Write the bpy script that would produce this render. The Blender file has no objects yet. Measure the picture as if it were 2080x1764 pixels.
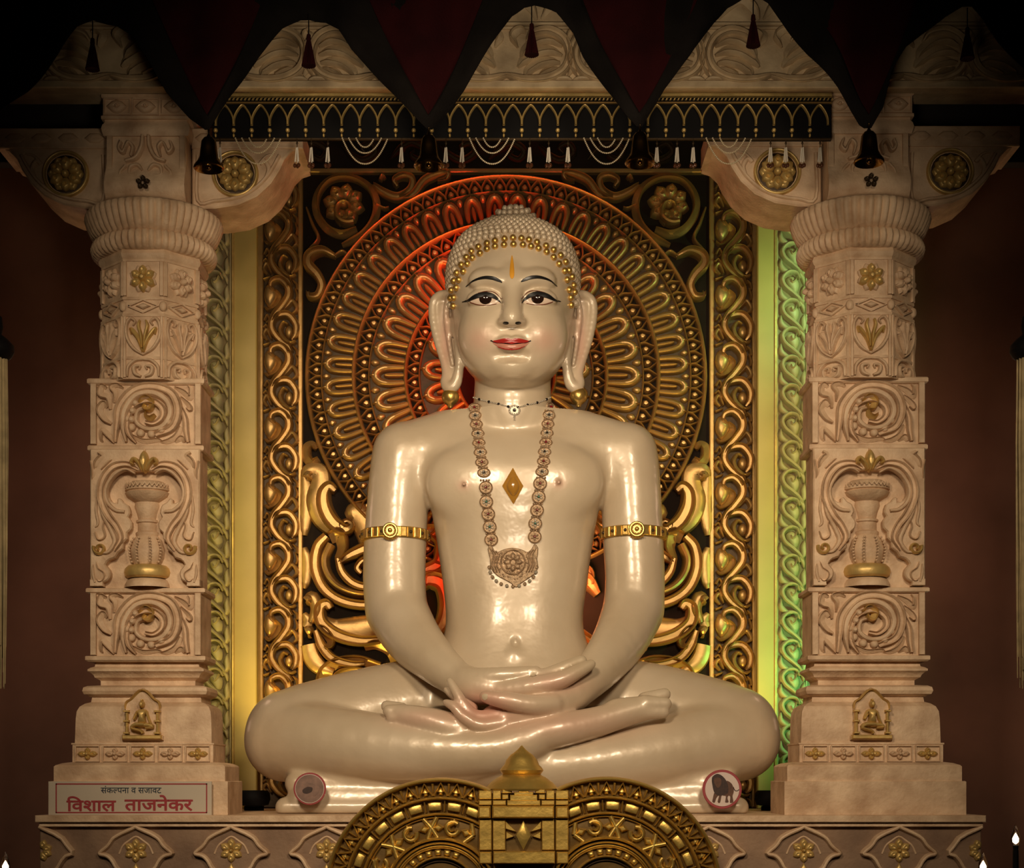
import bpy, bmesh, math, random
import numpy as np
from mathutils import Vector, Matrix
from mathutils.bvhtree import BVHTree
random.seed(7)
sc = bpy.context.scene
C = sc.collection
PI = math.pi
# ------------------------------------------------------------------ camera
F, D, HY, CX = 3200.0, 8.0, 1580.0, 1040.0        # focal length in pixels, camera distance (m), horizon row, centre column
cam = bpy.data.cameras.new('camera'); camo = bpy.data.objects.new('camera', cam); C.objects.link(camo)
cam.sensor_width = 36.0; cam.lens = 36.0 * F / 2080.0
cam.shift_y = (HY - 882.0) / 2080.0
cam.clip_end = 60
camo.location = (0, -D, 0); camo.rotation_euler = (PI / 2, 0, 0)
sc.camera = camo
# ------------------------------------------------------------------ world, exposure, lamps of the hall
w = bpy.data.worlds.new('world'); sc.world = w; w.use_nodes = True
w.node_tree.nodes['Background'].inputs[0].default_value = (1.0, 0.82, 0.6, 1)
w.node_tree.nodes['Background'].inputs[1].default_value = 0.02
sc.view_settings.view_transform = 'Standard'; sc.view_settings.look = 'None'
sc.view_settings.exposure = 0.0; sc.view_settings.gamma = 1.0; sc.view_settings.use_curve_mapping = False

def aim(o, tgt):
    o.rotation_euler = (Vector(tgt) - o.location).to_track_quat('-Z', 'Y').to_euler()
def area(name, loc, tgt, sx, sy, e, col, spread=180):
    l = bpy.data.lights.new(name, 'AREA'); l.shape = 'RECTANGLE'; l.size = sx; l.size_y = sy; l.energy = e; l.color = col
    l.spread = math.radians(spread)
    o = bpy.data.objects.new(name, l); C.objects.link(o); o.location = loc; aim(o, tgt); return o
def spot(name, loc, tgt, e, col, ang, blend=0.6, r=0.08):
    l = bpy.data.lights.new(name, 'SPOT'); l.energy = e; l.color = col; l.spot_size = math.radians(ang); l.spot_blend = blend
    l.shadow_soft_size = r
    o = bpy.data.objects.new(name, l); C.objects.link(o); o.location = loc; aim(o, tgt); return o
def point(name, loc, e, col, r=0.05):
    l = bpy.data.lights.new(name, 'POINT'); l.energy = e; l.color = col; l.shadow_soft_size = r
    o = bpy.data.objects.new(name, l); C.objects.link(o); o.location = loc; return o
WARM = (1.0, 0.80, 0.56)
spot('hall_spot_key', (-1.3, -6.2, 2.75), (-0.15, 0, 0.70), 740, WARM, 53, 1.0, 0.45)
spot('hall_spot_second', (1.4, -6.2, 2.75), (0.15, 0, 0.70), 620, WARM, 53, 1.0, 0.45)
spot('hall_spot_low', (0.15, -5.4, 0.75), (0.0, 0, 2.75), 320, (1, .82, .60), 49, 1.0, 0.35)
# LED lamps of the shrine: red and amber behind the statue, green and yellow behind the columns, yellow floods behind the knees; the wall points are added fill
spot('led_red_head', (-0.10, 0.40, 2.62), (-0.12, .8, 2.66), 42, (1, .06, .025), 156, 1.0)
spot('led_red_neck', (-0.22, 0.38, 2.02), (-0.24, .8, 2.0), 9, (1, .05, .02), 150, 1.0)
spot('led_red_torso', (-0.34, 0.40, 1.15), (-0.36, .8, 1.15), 3, (1, .05, .02), 150, 1.0)
spot('led_amber_torso', (0.36, 0.40, 1.0), (.37, .8, 1.0), 24, (1, .34, .16), 150, 1.0)
for i_, x_ in enumerate((-2.25, 2.25)): point('wall_fill_%d' % i_, (x_, .45, 1.75), 3.6, (1, .62, .42), .15); point('wall_fill_low_%d' % i_, (x_ * 1.03, .5, .6), 0.9, (1, .62, .42), .15)  # unseen fill points added to brighten the rear wall beside the columns
spot('flood_yellow_left', (-1.27, 0.2, -0.02), (-.8, .8, 1.4), 40, (1, .72, .16), 110, 1.0, .05)
spot('flood_yellow_right', (1.27, 0.2, -0.02), (.8, .8, 1.4), 30, (1, .72, .16), 110, 1.0, .05)
for i_, (z_, c_, e_) in enumerate(((0.55, (.22, 1, .32), 5.5), (1.25, (.6, 1, .3), 3.0), (1.8, (1, .9, .25), 2.2), (2.55, (.5, 1, .4), 5.0))): spot('led_right_%d' % i_, (1.74, -.02, z_), (1.50, .62, z_), e_ * 3.4, c_, 112, 1.0, .04)
for i_, (z_, c_, e_) in enumerate(((0.6, (1, .9, .25), 1.0), (1.4, (1, .85, .2), 1.1), (2.2, (.9, .9, .3), .25))): spot('led_left_%d' % i_, (-1.74, -.02, z_), (-1.54, .62, z_), e_ * 4.0, c_, 112, 1.0, .04)

# ------------------------------------------------------------------ mapping: pixel of the photograph + depth -> metres
def S(Y): return (Y + D) / F
def P(px, py, Y): s = (Y + D) / F; return ((px - CX) * s, Y, (HY - py) * s)
def plane(Y, hs=1.0):                                       # relief frame: x, y of the photograph and a height (px) towards the viewer
    s = S(Y)
    return lambda u, v, h: ((u - CX) * s, Y - h * s * hs, (HY - v) * s)
def lplane(X, Y, Z, s, hs=1.0):                             # relief frame with its own origin: u right, v down
    return lambda u, v, h: (X + u * s, Y - h * s * hs, Z - v * s)
def rplane(o, ang, s):                              # the same turned about the vertical by ang
    c, n = math.cos(ang), math.sin(ang)
    return lambda u, v, h: (o[0] + u * s * c + h * s * n, o[1] + u * s * n - h * s * c, o[2] - v * s)

# ------------------------------------------------------------------ materials
def mat(name, col, rough=0.5, metal=0.0, var=0.25, scale=6.0, bump=0.0, bscale=40.0, coat=0.0, col2=None, spec=0.5):
    m = bpy.data.materials.new(name); m.use_nodes = True
    nt = m.node_tree; b = nt.nodes['Principled BSDF']
    b.inputs['Roughness'].default_value = rough; b.inputs['Metallic'].default_value = metal
    b.inputs['Coat Weight'].default_value = coat; b.inputs['Coat Roughness'].default_value = 0.12
    b.inputs['Specular IOR Level'].default_value = spec
    tc = nt.nodes.new('ShaderNodeTexCoord')
    no = nt.nodes.new('ShaderNodeTexNoise'); no.inputs['Scale'].default_value = scale; no.inputs['Detail'].default_value = 5
    nt.links.new(tc.outputs['Object'], no.inputs['Vector'])
    rp = nt.nodes.new('ShaderNodeValToRGB')
    c2 = col2 or tuple(c * (1 - var) for c in col)
    rp.color_ramp.elements[0].position = 0.32; rp.color_ramp.elements[1].position = 0.68
    rp.color_ramp.elements[0].color = (*c2, 1); rp.color_ramp.elements[1].color = (*col, 1)
    nt.links.new(no.outputs['Fac'], rp.inputs['Fac']); nt.links.new(rp.outputs['Color'], b.inputs['Base Color'])
    if bump:
        n2 = nt.nodes.new('ShaderNodeTexNoise'); n2.inputs['Scale'].default_value = bscale; n2.inputs['Detail'].default_value = 4
        nt.links.new(tc.outputs['Object'], n2.inputs['Vector'])
        bp = nt.nodes.new('ShaderNodeBump'); bp.inputs['Strength'].default_value = bump; bp.inputs['Distance'].default_value = 0.01
        nt.links.new(n2.outputs['Fac'], bp.inputs['Height']); nt.links.new(bp.outputs['Normal'], b.inputs['Normal'])
    return m
M = {}
M['stone'] = mat('sandstone', (.78, .56, .36), .6, 0, .36, 9, .35, 60, col2=(.49, .31, .18))
M['stone_dark'] = mat('sandstone_brown', (.32, .20, .12), .7, 0, .3, 6, .25, 60, col2=(.19, .11, .065))
M['frieze'] = mat('frieze_stone', (.72, .55, .33), .6, 0, .3, 9, .25, 60, col2=(.46, .33, .19))
M['gold'] = mat('panel_gold', (.60, .36, .125), .40, .70, .35, 5, .15, 30)
M['gold_bright'] = mat('throne_gold', (.78, .52, .13), .38, .8, .3, 9, .25, 22)
M['gold_paint'] = mat('gold_paint', (.74, .50, .17), .42, .45, .3, 20, .1, 60)
M['gold_metal'] = mat('jewel_gold', (.74, .47, .13), .32, .85, .25, 20, .1, 60)
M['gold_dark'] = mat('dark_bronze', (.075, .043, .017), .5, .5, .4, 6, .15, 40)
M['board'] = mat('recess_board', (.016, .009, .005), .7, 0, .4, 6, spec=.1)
M['pale_gold'] = mat('pale_gold', (.60, .42, .26), .46, .75, .4, 60, .6, 150)
M['silver'] = mat('antique_silver', (.55, .48, .37), .4, .5, .3, 60)
M['yellow_board'] = mat('yellow_painted_board', (.55, .40, .12), .5, 0, .2, 3, .05, 50)
M['vine'] = mat('vine_strip_paint', (.56, .47, .25), .5, 0, .2, 8, .1, 60)
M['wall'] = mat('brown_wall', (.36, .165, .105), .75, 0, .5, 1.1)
M['throne_floor'] = mat('throne_recess', (.16, .09, .02), .5, .5, .4, 6, .1, 40)
M['vine_floor'] = mat('vine_strip_recess', (.26, .18, .08), .6, 0, .3, 8)
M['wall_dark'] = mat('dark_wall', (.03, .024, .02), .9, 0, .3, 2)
M['cloth'] = mat('maroon_cloth', (.024, .002, .0025), .9, 0, .5, 5, .3, 120, spec=.1)
M['cloth_edge'] = mat('dark_cloth', (.010, .008, .007), .95, 0, .4, 6, .3, 120, spec=.03)
M['black'] = mat('black', (.006, .005, .005), .7, 0, .2, 10, spec=.15)
M['brow'] = mat('black_paint', (.008, .007, .007), .3, 0, .2, 10)
M['eye_white'] = mat('eye_white', (.72, .55, .42), .2, 0, .05, 10)
M['iris'] = mat('iris_brown', (.022, .010, .007), .08, 0, .3, 40, coat=.5)
M['eye_line'] = mat('red_brown_paint', (.16, .045, .02), .35, 0, .2, 10)
M['lip'] = mat('red_lip_paint', (.42, .025, .02), .3, 0, .15, 10)
M['lip_low'] = mat('pink_lip_paint', (.58, .24, .17), .28, 0, .15, 10)
M['tilak'] = mat('saffron_paint', (.72, .33, .03), .4, 0, .15, 10)
M['amber'] = mat('amber_stone', (.42, .20, .03), .18, 0, .2, 10, coat=.6)
M['red_gem'] = mat('red_gem', (.25, .01, .02), .1, 0, .2, 10)
M['green_gem'] = mat('green_gem', (.01, .16, .10), .1, 0, .2, 10)
M['dark_gem'] = mat('dark_gem', (.02, .015, .015), .1, 0, .2, 10)
M['bead'] = mat('cream_bead', (.60, .48, .30), .3, 0, .2, 10)
M['tube'] = mat('white_tube', (.70, .62, .50), .3, 0, .1, 10)
M['glassy'] = mat('brown_glass', (.10, .035, .015), .1, .2, .2, 10)
M['brass'] = mat('dark_brass', (.30, .16, .045), .22, 1, .3, 15)
M['paper'] = mat('sign_board', (.56, .47, .36), .5, 0, .08, 4)
M['sign_red'] = mat('sign_red', (.34, .03, .035), .5, 0, .1, 10)
M['sign_blue'] = mat('sign_ink', (.02, .03, .045), .5, 0, .1, 10)
M['disc_white'] = mat('disc_white', (.62, .50, .44), .4, 0, .06, 5)
M['disc_red'] = mat('disc_red', (.32, .05, .055), .4, 0, .1, 10)
M['disc_brown'] = mat('disc_brown_print', (.26, .15, .11), .5, 0, .5, 22)
M['lion'] = mat('lion_brown', (.115, .045, .022), .6, 0, .4, 60)
M['lion_dark'] = mat('lion_mane', (.045, .018, .012), .6, 0, .5, 80)
M['yarn'] = mat('cream_yarn', (.60, .46, .24), .8, 0, .4, 14)
M['floor'] = mat('floor_stone', (.12, .09, .07), .4, 0, .3, 2)

def link(o, parent=None):
    C.objects.link(o)
    if parent is not None: o.parent = parent
WL = {}                                             # world position of every parent
def tag(o, label, cat=None, group=None, kind=None):
    o['label'] = label
    if cat: o['category'] = cat
    if group: o['group'] = group
    if kind: o['kind'] = kind
    return o
def thing(name, loc, label, cat, group=None, kind=None):
    o = bpy.data.objects.new(name, None); o.empty_display_size = .05; C.objects.link(o); o.location = loc
    WL[o] = np.array(loc, float)
    return tag(o, label, cat, group, kind)
def copy_tree(o, loc=None, parent=None):
    c = o.copy(); C.objects.link(c); c.parent = parent
    if loc is not None: c.location = loc
    for ch in list(o.children): copy_tree(ch, None, c)
    return c

# ------------------------------------------------------------------ mesh builder
def catmull(pts, n=8, closed=False):
    p = np.array(pts, float)
    if len(p) == 2 and not closed:
        t = np.linspace(0, 1, n + 1)[:, None]; return p[0] * (1 - t) + p[1] * t
    if closed: q = np.vstack([p[-1], p, p[0], p[1]]); m = len(p)
    else: q = np.vstack([2 * p[0] - p[1], p, 2 * p[-1] - p[-2]]); m = len(p) - 1
    out = []
    for i in range(m):
        a, b, c, d = q[i:i + 4]
        for k in range(n):
            t = k / n
            out.append(.5 * (2 * b + (c - a) * t + (2 * a - 5 * b + 4 * c - d) * t * t + (3 * b - a - 3 * c + d) * t ** 3))
    if not closed: out.append(p[-1])
    return np.array(out)
ROUND = ((-1, 0), (-.85, .55), (-.45, .92), (0, 1), (.45, .92), (.85, .55), (1, 0))
GROOVE = ((-1, 0), (-.95, .7), (-.74, 1), (-.5, .82), (-.35, .55), (.35, .55), (.5, .82), (.74, 1), (.95, .7), (1, 0))
RIM = ((-1, 0), (-.95, .8), (-.7, 1), (-.45, .6), (.3, .42), (.95, .25), (1, 0))
SOFT = ((-1, 0), (-.97, .5), (-.8, .8), (-.4, .96), (0, 1), (.4, .96), (.8, .8), (.97, .5), (1, 0))
FLAT = ((-1, 0), (-.97, .85), (-.8, 1), (.8, 1), (.97, .85), (1, 0))
def spiral(cx, cy, r0, r1, a0, a1, w0, w1, n=14):
    out = []
    for i in range(n + 1):
        t = i / n; a = math.radians(a0 + (a1 - a0) * t); r = r0 + (r1 - r0) * t
        out.append((cx + r * math.cos(a), cy + r * math.sin(a), w0 + (w1 - w0) * t))
    return out
class MB:
    def __init__(s): s.v = []; s.f = []
    def add(s, v, f):
        k = len(s.v); s.v += [tuple(map(float, q)) for q in v]; s.f += [tuple(i + k for i in q) for q in f]; return s
    def box(s, x0, x1, y0, y1, z0, z1):
        return s.add([(x0, y0, z0), (x1, y0, z0), (x1, y1, z0), (x0, y1, z0), (x0, y0, z1), (x1, y0, z1), (x1, y1, z1), (x0, y1, z1)],
                     [(0, 1, 5, 4), (1, 2, 6, 5), (2, 3, 7, 6), (3, 0, 4, 7), (4, 5, 6, 7), (3, 2, 1, 0)])
    def grid(s, rows, wrap=False, cap0=False, cap1=False):
        n = len(rows[0]); v = [q for r in rows for q in r]; f = []
        for i in range(len(rows) - 1):
            for j in range(n if wrap else n - 1):
                k = (j + 1) % n
                f.append((i * n + j, i * n + k, (i + 1) * n + k, (i + 1) * n + j))
        if cap0: f.append(tuple(reversed(range(n))))
        if cap1: f.append(tuple((len(rows) - 1) * n + j for j in range(n)))
        return s.add(v, f)
    def sqloft(s, cx, cy, prof, back=None):           # (half width, z) stacked upwards with square corners
        rows = []
        for h, z in prof:
            yb = back if back is not None else cy + h
            rows.append([(cx - h, cy - h, z), (cx + h, cy - h, z), (cx + h, yb, z), (cx - h, yb, z)])
        return s.grid(rows, True, True, True)
    def lathe(s, cx, cy, prof, n=24, a0=0, a1=2 * PI, ribs=0, amp=0.0):
        full = abs(a1 - a0 - 2 * PI) < 1e-6; m = n if full else n + 1; rows = []
        for q in prof:
            am = (q[2] if len(q) > 2 else 1) * amp; row = []
            for j in range(m):
                a = a0 + (a1 - a0) * j / n
                r = q[0] * (1 + am * (abs(math.cos(ribs * a / 2)) - .7)) if ribs else q[0]
                row.append((cx + r * math.cos(a), cy + r * math.sin(a), q[1]))
            rows.append(row)
        return s.grid(rows, full, full, full)
    def sphere(s, c, r, seg=10, rings=6, sc3=(1, 1, 1)):
        rows = []
        for i in range(1, rings):
            t = PI * i / rings
            rows.append([(c[0] + r * sc3[0] * math.sin(t) * math.cos(2 * PI * j / seg), c[1] + r * sc3[1] * math.sin(t) * math.sin(2 * PI * j / seg),
                          c[2] + r * sc3[2] * math.cos(t)) for j in range(seg)])
        k = len(s.v); s.grid(rows, True)
        s.v += [(c[0], c[1], c[2] + r * sc3[2]), (c[0], c[1], c[2] - r * sc3[2])]; a, b = len(s.v) - 2, len(s.v) - 1
        L = k + (rings - 2) * seg
        for j in range(seg):
            s.f.append((a, k + (j + 1) % seg, k + j)); s.f.append((b, L + j, L + (j + 1) % seg))
        return s
    def tube(s, pts, r, n=8, closed=False):
        p = [Vector(q) for q in pts]; rows = []; m = len(p); up = None
        rr = r if hasattr(r, '__len__') else [r] * m
        for i in range(m):
            t = (p[(i + 1) % m] - p[i - 1]) if closed else (p[min(i + 1, m - 1)] - p[max(i - 1, 0)])
            t.normalize()
            if up is None: up = Vector((0, 1, 0)) if abs(t.y) < .8 else Vector((1, 0, 0))
            a = t.cross(up).normalized(); b = a.cross(t).normalized(); up = b
            rows.append([tuple(p[i] + (a * math.cos(2 * PI * j / n) + b * math.sin(2 * PI * j / n)) * rr[i]) for j in range(n)])
        if closed: rows.append(rows[0])
        return s.grid(rows, True, not closed, not closed)
    def ridge(s, fr, pts, h, prof=ROUND, n=6, w0=-1.0, closed=False, raw=False):
        """a carved ribbon along (u, v, half width) in the relief frame fr, h high"""
        q = np.array(pts, float) if raw else catmull(pts, n, closed)
        m = len(q); rows = []
        for i in range(m):
            if closed: t = q[(i + 1) % m, :2] - q[i - 1, :2]
            else: t = q[min(i + 1, m - 1), :2] - q[max(i - 1, 0), :2]
            L = math.hypot(*t) or 1; nx, ny = -t[1] / L, t[0] / L
            hw = max(q[i, 2], .15); hh = h * min(1, .35 + .65 * hw / max(q[:, 2].max() * .6, 1e-6))
            rows.append([fr(q[i, 0] + nx * hw * a, q[i, 1] + ny * hw * a, w0 + (hh - w0) * b) for a, b in prof])
        if closed: rows.append(rows[0])
        k = len(s.v); s.grid(rows, False)
        if not closed:
            np_ = len(prof); s.f.append(tuple(k + j for j in range(np_))); s.f.append(tuple(k + (m - 1) * np_ + j for j in reversed(range(np_))))
        return s
    def pillow(s, fr, outline, h, w0=-1.0, steps=((1, 0), (.93, .5), (.72, .85), (.4, 1.0)), cen=None, dip=None):
        o = np.array(outline, float)[:, :2]; c = np.array(cen) if cen is not None else o.mean(0); rows = []
        for a, b in steps: rows.append([fr(*(c + (q - c) * a), w0 + (h - w0) * b) for q in o])
        k = len(s.v); n = len(o); s.grid(rows, True)
        s.v.append(fr(c[0], c[1], w0 + (h - w0) * (dip if dip is not None else steps[-1][1] * 1.02))); e = len(s.v) - 1; b0 = k + (len(rows) - 1) * n
        for j in range(n): s.f.append((b0 + j, b0 + (j + 1) % n, e))
        return s
    def prism(s, fr, outline, w0, w1, c=0.0):
        """outline of the frame drawn out from height w0 to w1, edge rounded off by c"""
        o = np.array(outline, float)[:, :2]; n = len(o)
        rows = [[fr(*q, w0) for q in o], [fr(*q, w1 - c) for q in o]]
        if c:
            ar = 0
            for i in range(n): ar += o[i - 1][0] * o[i][1] - o[i][0] * o[i - 1][1]
            sg = 1 if ar > 0 else -1; q2 = []
            for i in range(n):
                e1 = o[i] - o[i - 1]; e2 = o[(i + 1) % n] - o[i]
                e1 = e1 / (np.hypot(*e1) or 1); e2 = e2 / (np.hypot(*e2) or 1)
                nn = np.array([-(e1[1] + e2[1]), e1[0] + e2[0]]) * sg; L = np.hypot(*nn) or 1
                nn = nn / L; dd = max(.5, abs(nn @ (np.array([-e2[1], e2[0]]) * sg)))
                q2.append(o[i] + nn * c / dd)
            rows.append([fr(*q, w1) for q in q2])
        return s.grid(rows, True, True, True)
    def build(s, name, m, parent=None, origin=None, smooth=38, kind=None, label=None):
        v = np.array(s.v)
        og = np.array(origin, float) if origin is not None else np.array([(v[:, 0].min() + v[:, 0].max()) / 2, (v[:, 1].min() + v[:, 1].max()) / 2, v[:, 2].min()])
        me = bpy.data.meshes.new(name); me.from_pydata((v - og).tolist(), [], s.f); me.validate()
        bm = bmesh.new(); bm.from_mesh(me); bmesh.ops.recalc_face_normals(bm, faces=bm.faces); bm.to_mesh(me); bm.free()
        if smooth: me.shade_smooth(); me.set_sharp_from_angle(angle=math.radians(smooth))
        me.materials.append(M[m] if isinstance(m, str) else m)
        o = bpy.data.objects.new(name, me); link(o, parent)
        o.location = og - WL[parent] if parent is not None else og
        WL[o] = og
        if kind: o['kind'] = kind
        if label: o['label'] = label
        return o
def put(src, name, at, parent, rot=None, scale=None):
    """another copy of a piece, its origin at the world point at"""
    c = bpy.data.objects.new(name, src.data); link(c, parent)
    at = np.array(at, float); c.location = at - WL[parent] if parent is not None else at; WL[c] = at
    if rot is not None: c.rotation_euler = rot
    if scale is not None: c.scale = scale
    return c
def circ(cx, cy, r, n=24, ry=None): return [(cx + r * math.cos(2 * PI * i / n), cy + (ry or r) * math.sin(2 * PI * i / n)) for i in range(n)]
def rect(x0, y0, x1, y1): return [(x0, y0), (x1, y0), (x1, y1), (x0, y1)]
def petal(L, W, n=8, tip=.72, base=.35):
    """a pointed petal from (0,0) to (0,-L), W its half width"""
    prof = [(0, base * W), (.2, base * W + (W - base * W) * .55), (.5, W), (tip, W * .85), (.88, W * .45), (1, 0)]
    q = catmull([(x, -t * L) for t, x in prof], 3)
    left = [(-x, y) for x, y in q[:-1][::-1]]
    return [tuple(x) for x in q] + left
def flower(fr, mb, cx, cy, R, n, h, r0=.25, w=.36, a0=0, back=False):
    for k in range(n):
        a = 2 * PI * k / n + a0; ca, sa = math.cos(a), math.sin(a)
        o = [(cx + (x * ca - (y - r0 * R) * sa), cy + (x * sa + (y - r0 * R) * ca)) for x, y in petal(R * (1 - r0), R * w)]
        mb.pillow(fr, o, h, dip=.75)
# ================================================================== the setting
ZP = P(0, 1657, -0.85)[2]                           # top of the platform
ZF = -1.35                                          # floor of the hall
MB().box(-4.2, 4.2, -9.2, 1.6, ZF - .2, ZF).build('floor', 'floor', kind='structure')
MB().box(-4.2, 4.2, 1.25, 1.45, ZF, 4.6).build('wall_back', 'wall', kind='structure')
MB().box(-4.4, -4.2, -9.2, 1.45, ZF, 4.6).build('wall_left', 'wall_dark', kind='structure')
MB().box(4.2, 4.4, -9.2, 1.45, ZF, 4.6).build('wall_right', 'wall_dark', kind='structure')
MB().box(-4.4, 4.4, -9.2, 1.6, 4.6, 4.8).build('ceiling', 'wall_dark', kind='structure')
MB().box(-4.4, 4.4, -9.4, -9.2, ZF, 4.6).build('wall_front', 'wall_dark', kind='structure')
for nm_, xa_, xb_ in (('void_shade_panel_1', -260, 250), ('void_shade_panel_2', 1830, 2340)):  # near-black panels added in place of the unlit void above the bracket arms
    MB().prism(plane(-.15), rect(xa_, -160, xb_, 330), -30, 0, 1).build(nm_, 'wall_dark', kind='structure')['label'] = 'dark panel added for the black void above the bracket arms at the %s' % ('left' if xa_ < 0 else 'right')
for nm, lb in (('floor', 'dark stone floor of the hall'), ('wall_back', 'reddish brown rear wall behind the shrine'), ('wall_left', 'dark side wall beyond the left column'),
               ('wall_right', 'dark side wall beyond the right column'), ('ceiling', 'dark ceiling above the shrine'), ('wall_front', 'dark wall behind the viewer')):
    bpy.data.objects[nm]['label'] = lb
# ================================================================== the statue: one continuous body grown from a distance field
import openvdb
class Field:
    def __init__(s, lo, hi, h):
        s.lo = np.array(lo, float); s.h = h; n = np.ceil((np.array(hi) - s.lo) / h).astype(int) + 1; s.n = n
        s.ax = [(s.lo[i] + np.arange(n[i]) * h).astype('f4') for i in range(3)]
        s.d = np.full(n, 9.0, 'f4')
    def op(s, fn, lo, hi, k, mode='u'):
        pad = k * 1.5 + 3 * s.h
        i0 = np.clip(np.floor((np.array(lo) - pad - s.lo) / s.h).astype(int), 0, s.n); i1 = np.clip(np.ceil((np.array(hi) + pad - s.lo) / s.h).astype(int) + 1, 0, s.n)
        if (i1 <= i0).any(): return
        sl = tuple(slice(a, b) for a, b in zip(i0, i1))
        x = s.ax[0][sl[0]][:, None, None]; y = s.ax[1][sl[1]][None, :, None]; z = s.ax[2][sl[2]][None, None, :]
        b = fn(x, y, z).astype('f4'); a = s.d[sl]
        if mode == 'u':
            hh = np.maximum(k - np.abs(a - b), 0) / k; s.d[sl] = np.minimum(a, b) - hh * hh * k * .25
        else:
            b = -b; hh = np.maximum(k - np.abs(a - b), 0) / k; s.d[sl] = np.maximum(a, b) + hh * hh * k * .25
    def cap(s, a, b, ra, rb, k, sy=1.0, mode='u'):
        a = np.array(a); b = np.array(b); R = max(ra, rb)
        def fn(x, y, z):
            q = np.array([1, 1 / sy, 1]); A = a * q; Bv = (b - a) * q; L = float(Bv @ Bv) + 1e-12
            px, py, pz = x - A[0], y / sy - A[1], z - A[2]
            t = np.clip((px * Bv[0] + py * Bv[1] + pz * Bv[2]) / L, 0, 1)
            return (np.sqrt((px - t * Bv[0]) ** 2 + (py - t * Bv[1]) ** 2 + (pz - t * Bv[2]) ** 2) - (ra + (rb - ra) * t)) * min(1, sy)
        s.op(fn, np.minimum(a, b) - R * max(1, sy), np.maximum(a, b) + R * max(1, sy), k, mode)
    def ell(s, c, r, k, mode='u'):
        c = np.array(c); r = np.array(r, float)
        def fn(x, y, z):
            X, Y, Z = x - c[0], y - c[1], z - c[2]
            k0 = np.sqrt((X / r[0]) ** 2 + (Y / r[1]) ** 2 + (Z / r[2]) ** 2); k1 = np.sqrt((X / r[0] ** 2) ** 2 + (Y / r[1] ** 2) ** 2 + (Z / r[2] ** 2) ** 2) + 1e-9
            return k0 * (k0 - 1) / k1
        s.op(fn, c - r, c + r, k, mode)
    def chain(s, pts, k, ki=None, sy=1.0, mode='u'):
        """pts: (px, py, Y, radius in px)"""
        pts = catmull(pts, 4) if len(pts) > 2 else pts
        for i in range(len(pts) - 1):
            a, b = pts[i], pts[i + 1]
            s.cap(P(*a[:3]), P(*b[:3]), a[3] * S(a[2]), b[3] * S(b[2]), k if i == 0 or ki is None else ki, sy, mode)
    def ball(s, px, py, Y, rx, rz, ry, k, mode='u'):
        sc_ = S(Y); s.ell(P(px, py, Y), (rx * sc_, ry * sc_, rz * sc_), k, mode)
    def loft(s, prof, k, e=2.3, mode='u'):
        """horizontal slices (z, centre x, half width, front y, back y)"""
        q = np.array(sorted(prof)); zz = s.ax[2]
        zi = np.linspace(q[0, 0], q[-1, 0], 200); cs = catmull(q, 12); o = np.argsort(cs[:, 0]); cs = cs[o]
        f = lambda j: np.interp(zz, cs[:, 0], cs[:, j]).astype('f4')[None, None, :]
        X0, W, YF, YB = f(1), f(2), f(3), f(4); z0, z1 = q[0, 0], q[-1, 0]
        YC = (YF + YB) / 2; B = (YB - YF) / 2
        lo = (s.lo[0], s.lo[1], z0 - .05); hi = (s.lo + s.n * s.h); hi = (hi[0], hi[1], z1 + .05)
        def fn(x, y, z):
            n = z.shape[2]; k0 = int(round((float(z[0, 0, 0]) - s.lo[2]) / s.h)); sl = slice(k0, k0 + n)
            w_, b_, x_, y_ = W[..., sl], B[..., sl], X0[..., sl], YC[..., sl]
            r = (np.abs((x - x_) / w_) ** e + np.abs((y - y_) / b_) ** e) ** (1 / e)
            d = (r - 1) * np.minimum(w_, b_)
            return np.maximum(d, np.maximum(z0 - z, z - z1))
        s.op(fn, lo, hi, k, mode)
    def mesh(s):
        g = openvdb.FloatGrid(9.0); g.copyFromArray(np.ascontiguousarray(s.d)); g.transform = openvdb.createLinearTransform(s.h)
        p, q = g.convertToQuads(0.0); return p + s.lo, q
px_ = 0.0025                                        # one pixel at the statue's own depth, in metres
def zpy(py, Y=0.0): return (HY - py) * S(Y)
# ---- trunk, arms, legs, hands, feet and the seat slab
B = Field((-1.42, -.86, ZP + .002), (1.42, .62, 2.02), .0078)
def TR(py, cx, hw, yf, yb): return (zpy(py), (cx - CX) * px_, hw * px_, yf, yb)
B.loft([TR(1440, 1045, 205, -.34, .40), TR(1380, 1045, 190, -.30, .38), TR(1330, 1045, 160, -.26, .36), TR(1290, 1045, 144, -.235, .34), TR(1250, 1045, 140, -.22, .32),
        TR(1200, 1046, 145, -.215, .31), TR(1120, 1046, 156, -.215, .31), TR(1050, 1046, 168, -.245, .32), TR(1000, 1046, 180, -.265, .33), TR(950, 1046, 192, -.25, .34),
        TR(905, 1046, 188, -.17, .33), TR(875, 1045, 160, -.09, .30), TR(852, 1044, 125, -.03, .26), TR(830, 1042, 85, .0, .2)], .03, 2.4)
B.chain([(1042, 700, .06, 72), (1041, 800, .05, 70), (1041, 850, .06, 78)], .05)                       # neck
A = Field((-1.42, -.86, ZP + .002), (1.42, .62, 2.02), .0078)
A.chain([(838, 918, .04, 60), (930, 884, .05, 52), (1000, 866, .07, 48)], .02, .02)                    # shoulder slopes and upper arms
A.chain([(1250, 918, .04, 60), (1155, 884, .05, 52), (1085, 866, .07, 48)], .02, .02)
A.chain([(820, 922, .03, 63), (810, 1000, .03, 61), (803, 1100, .02, 62), (801, 1180, .0, 62), (805, 1240, -.02, 61)], .02, .012)
A.chain([(1273, 922, .03, 62), (1281, 1000, .03, 60), (1286, 1100, .02, 60), (1290, 1180, .0, 59), (1287, 1240, -.02, 60)], .02, .012)
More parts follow.
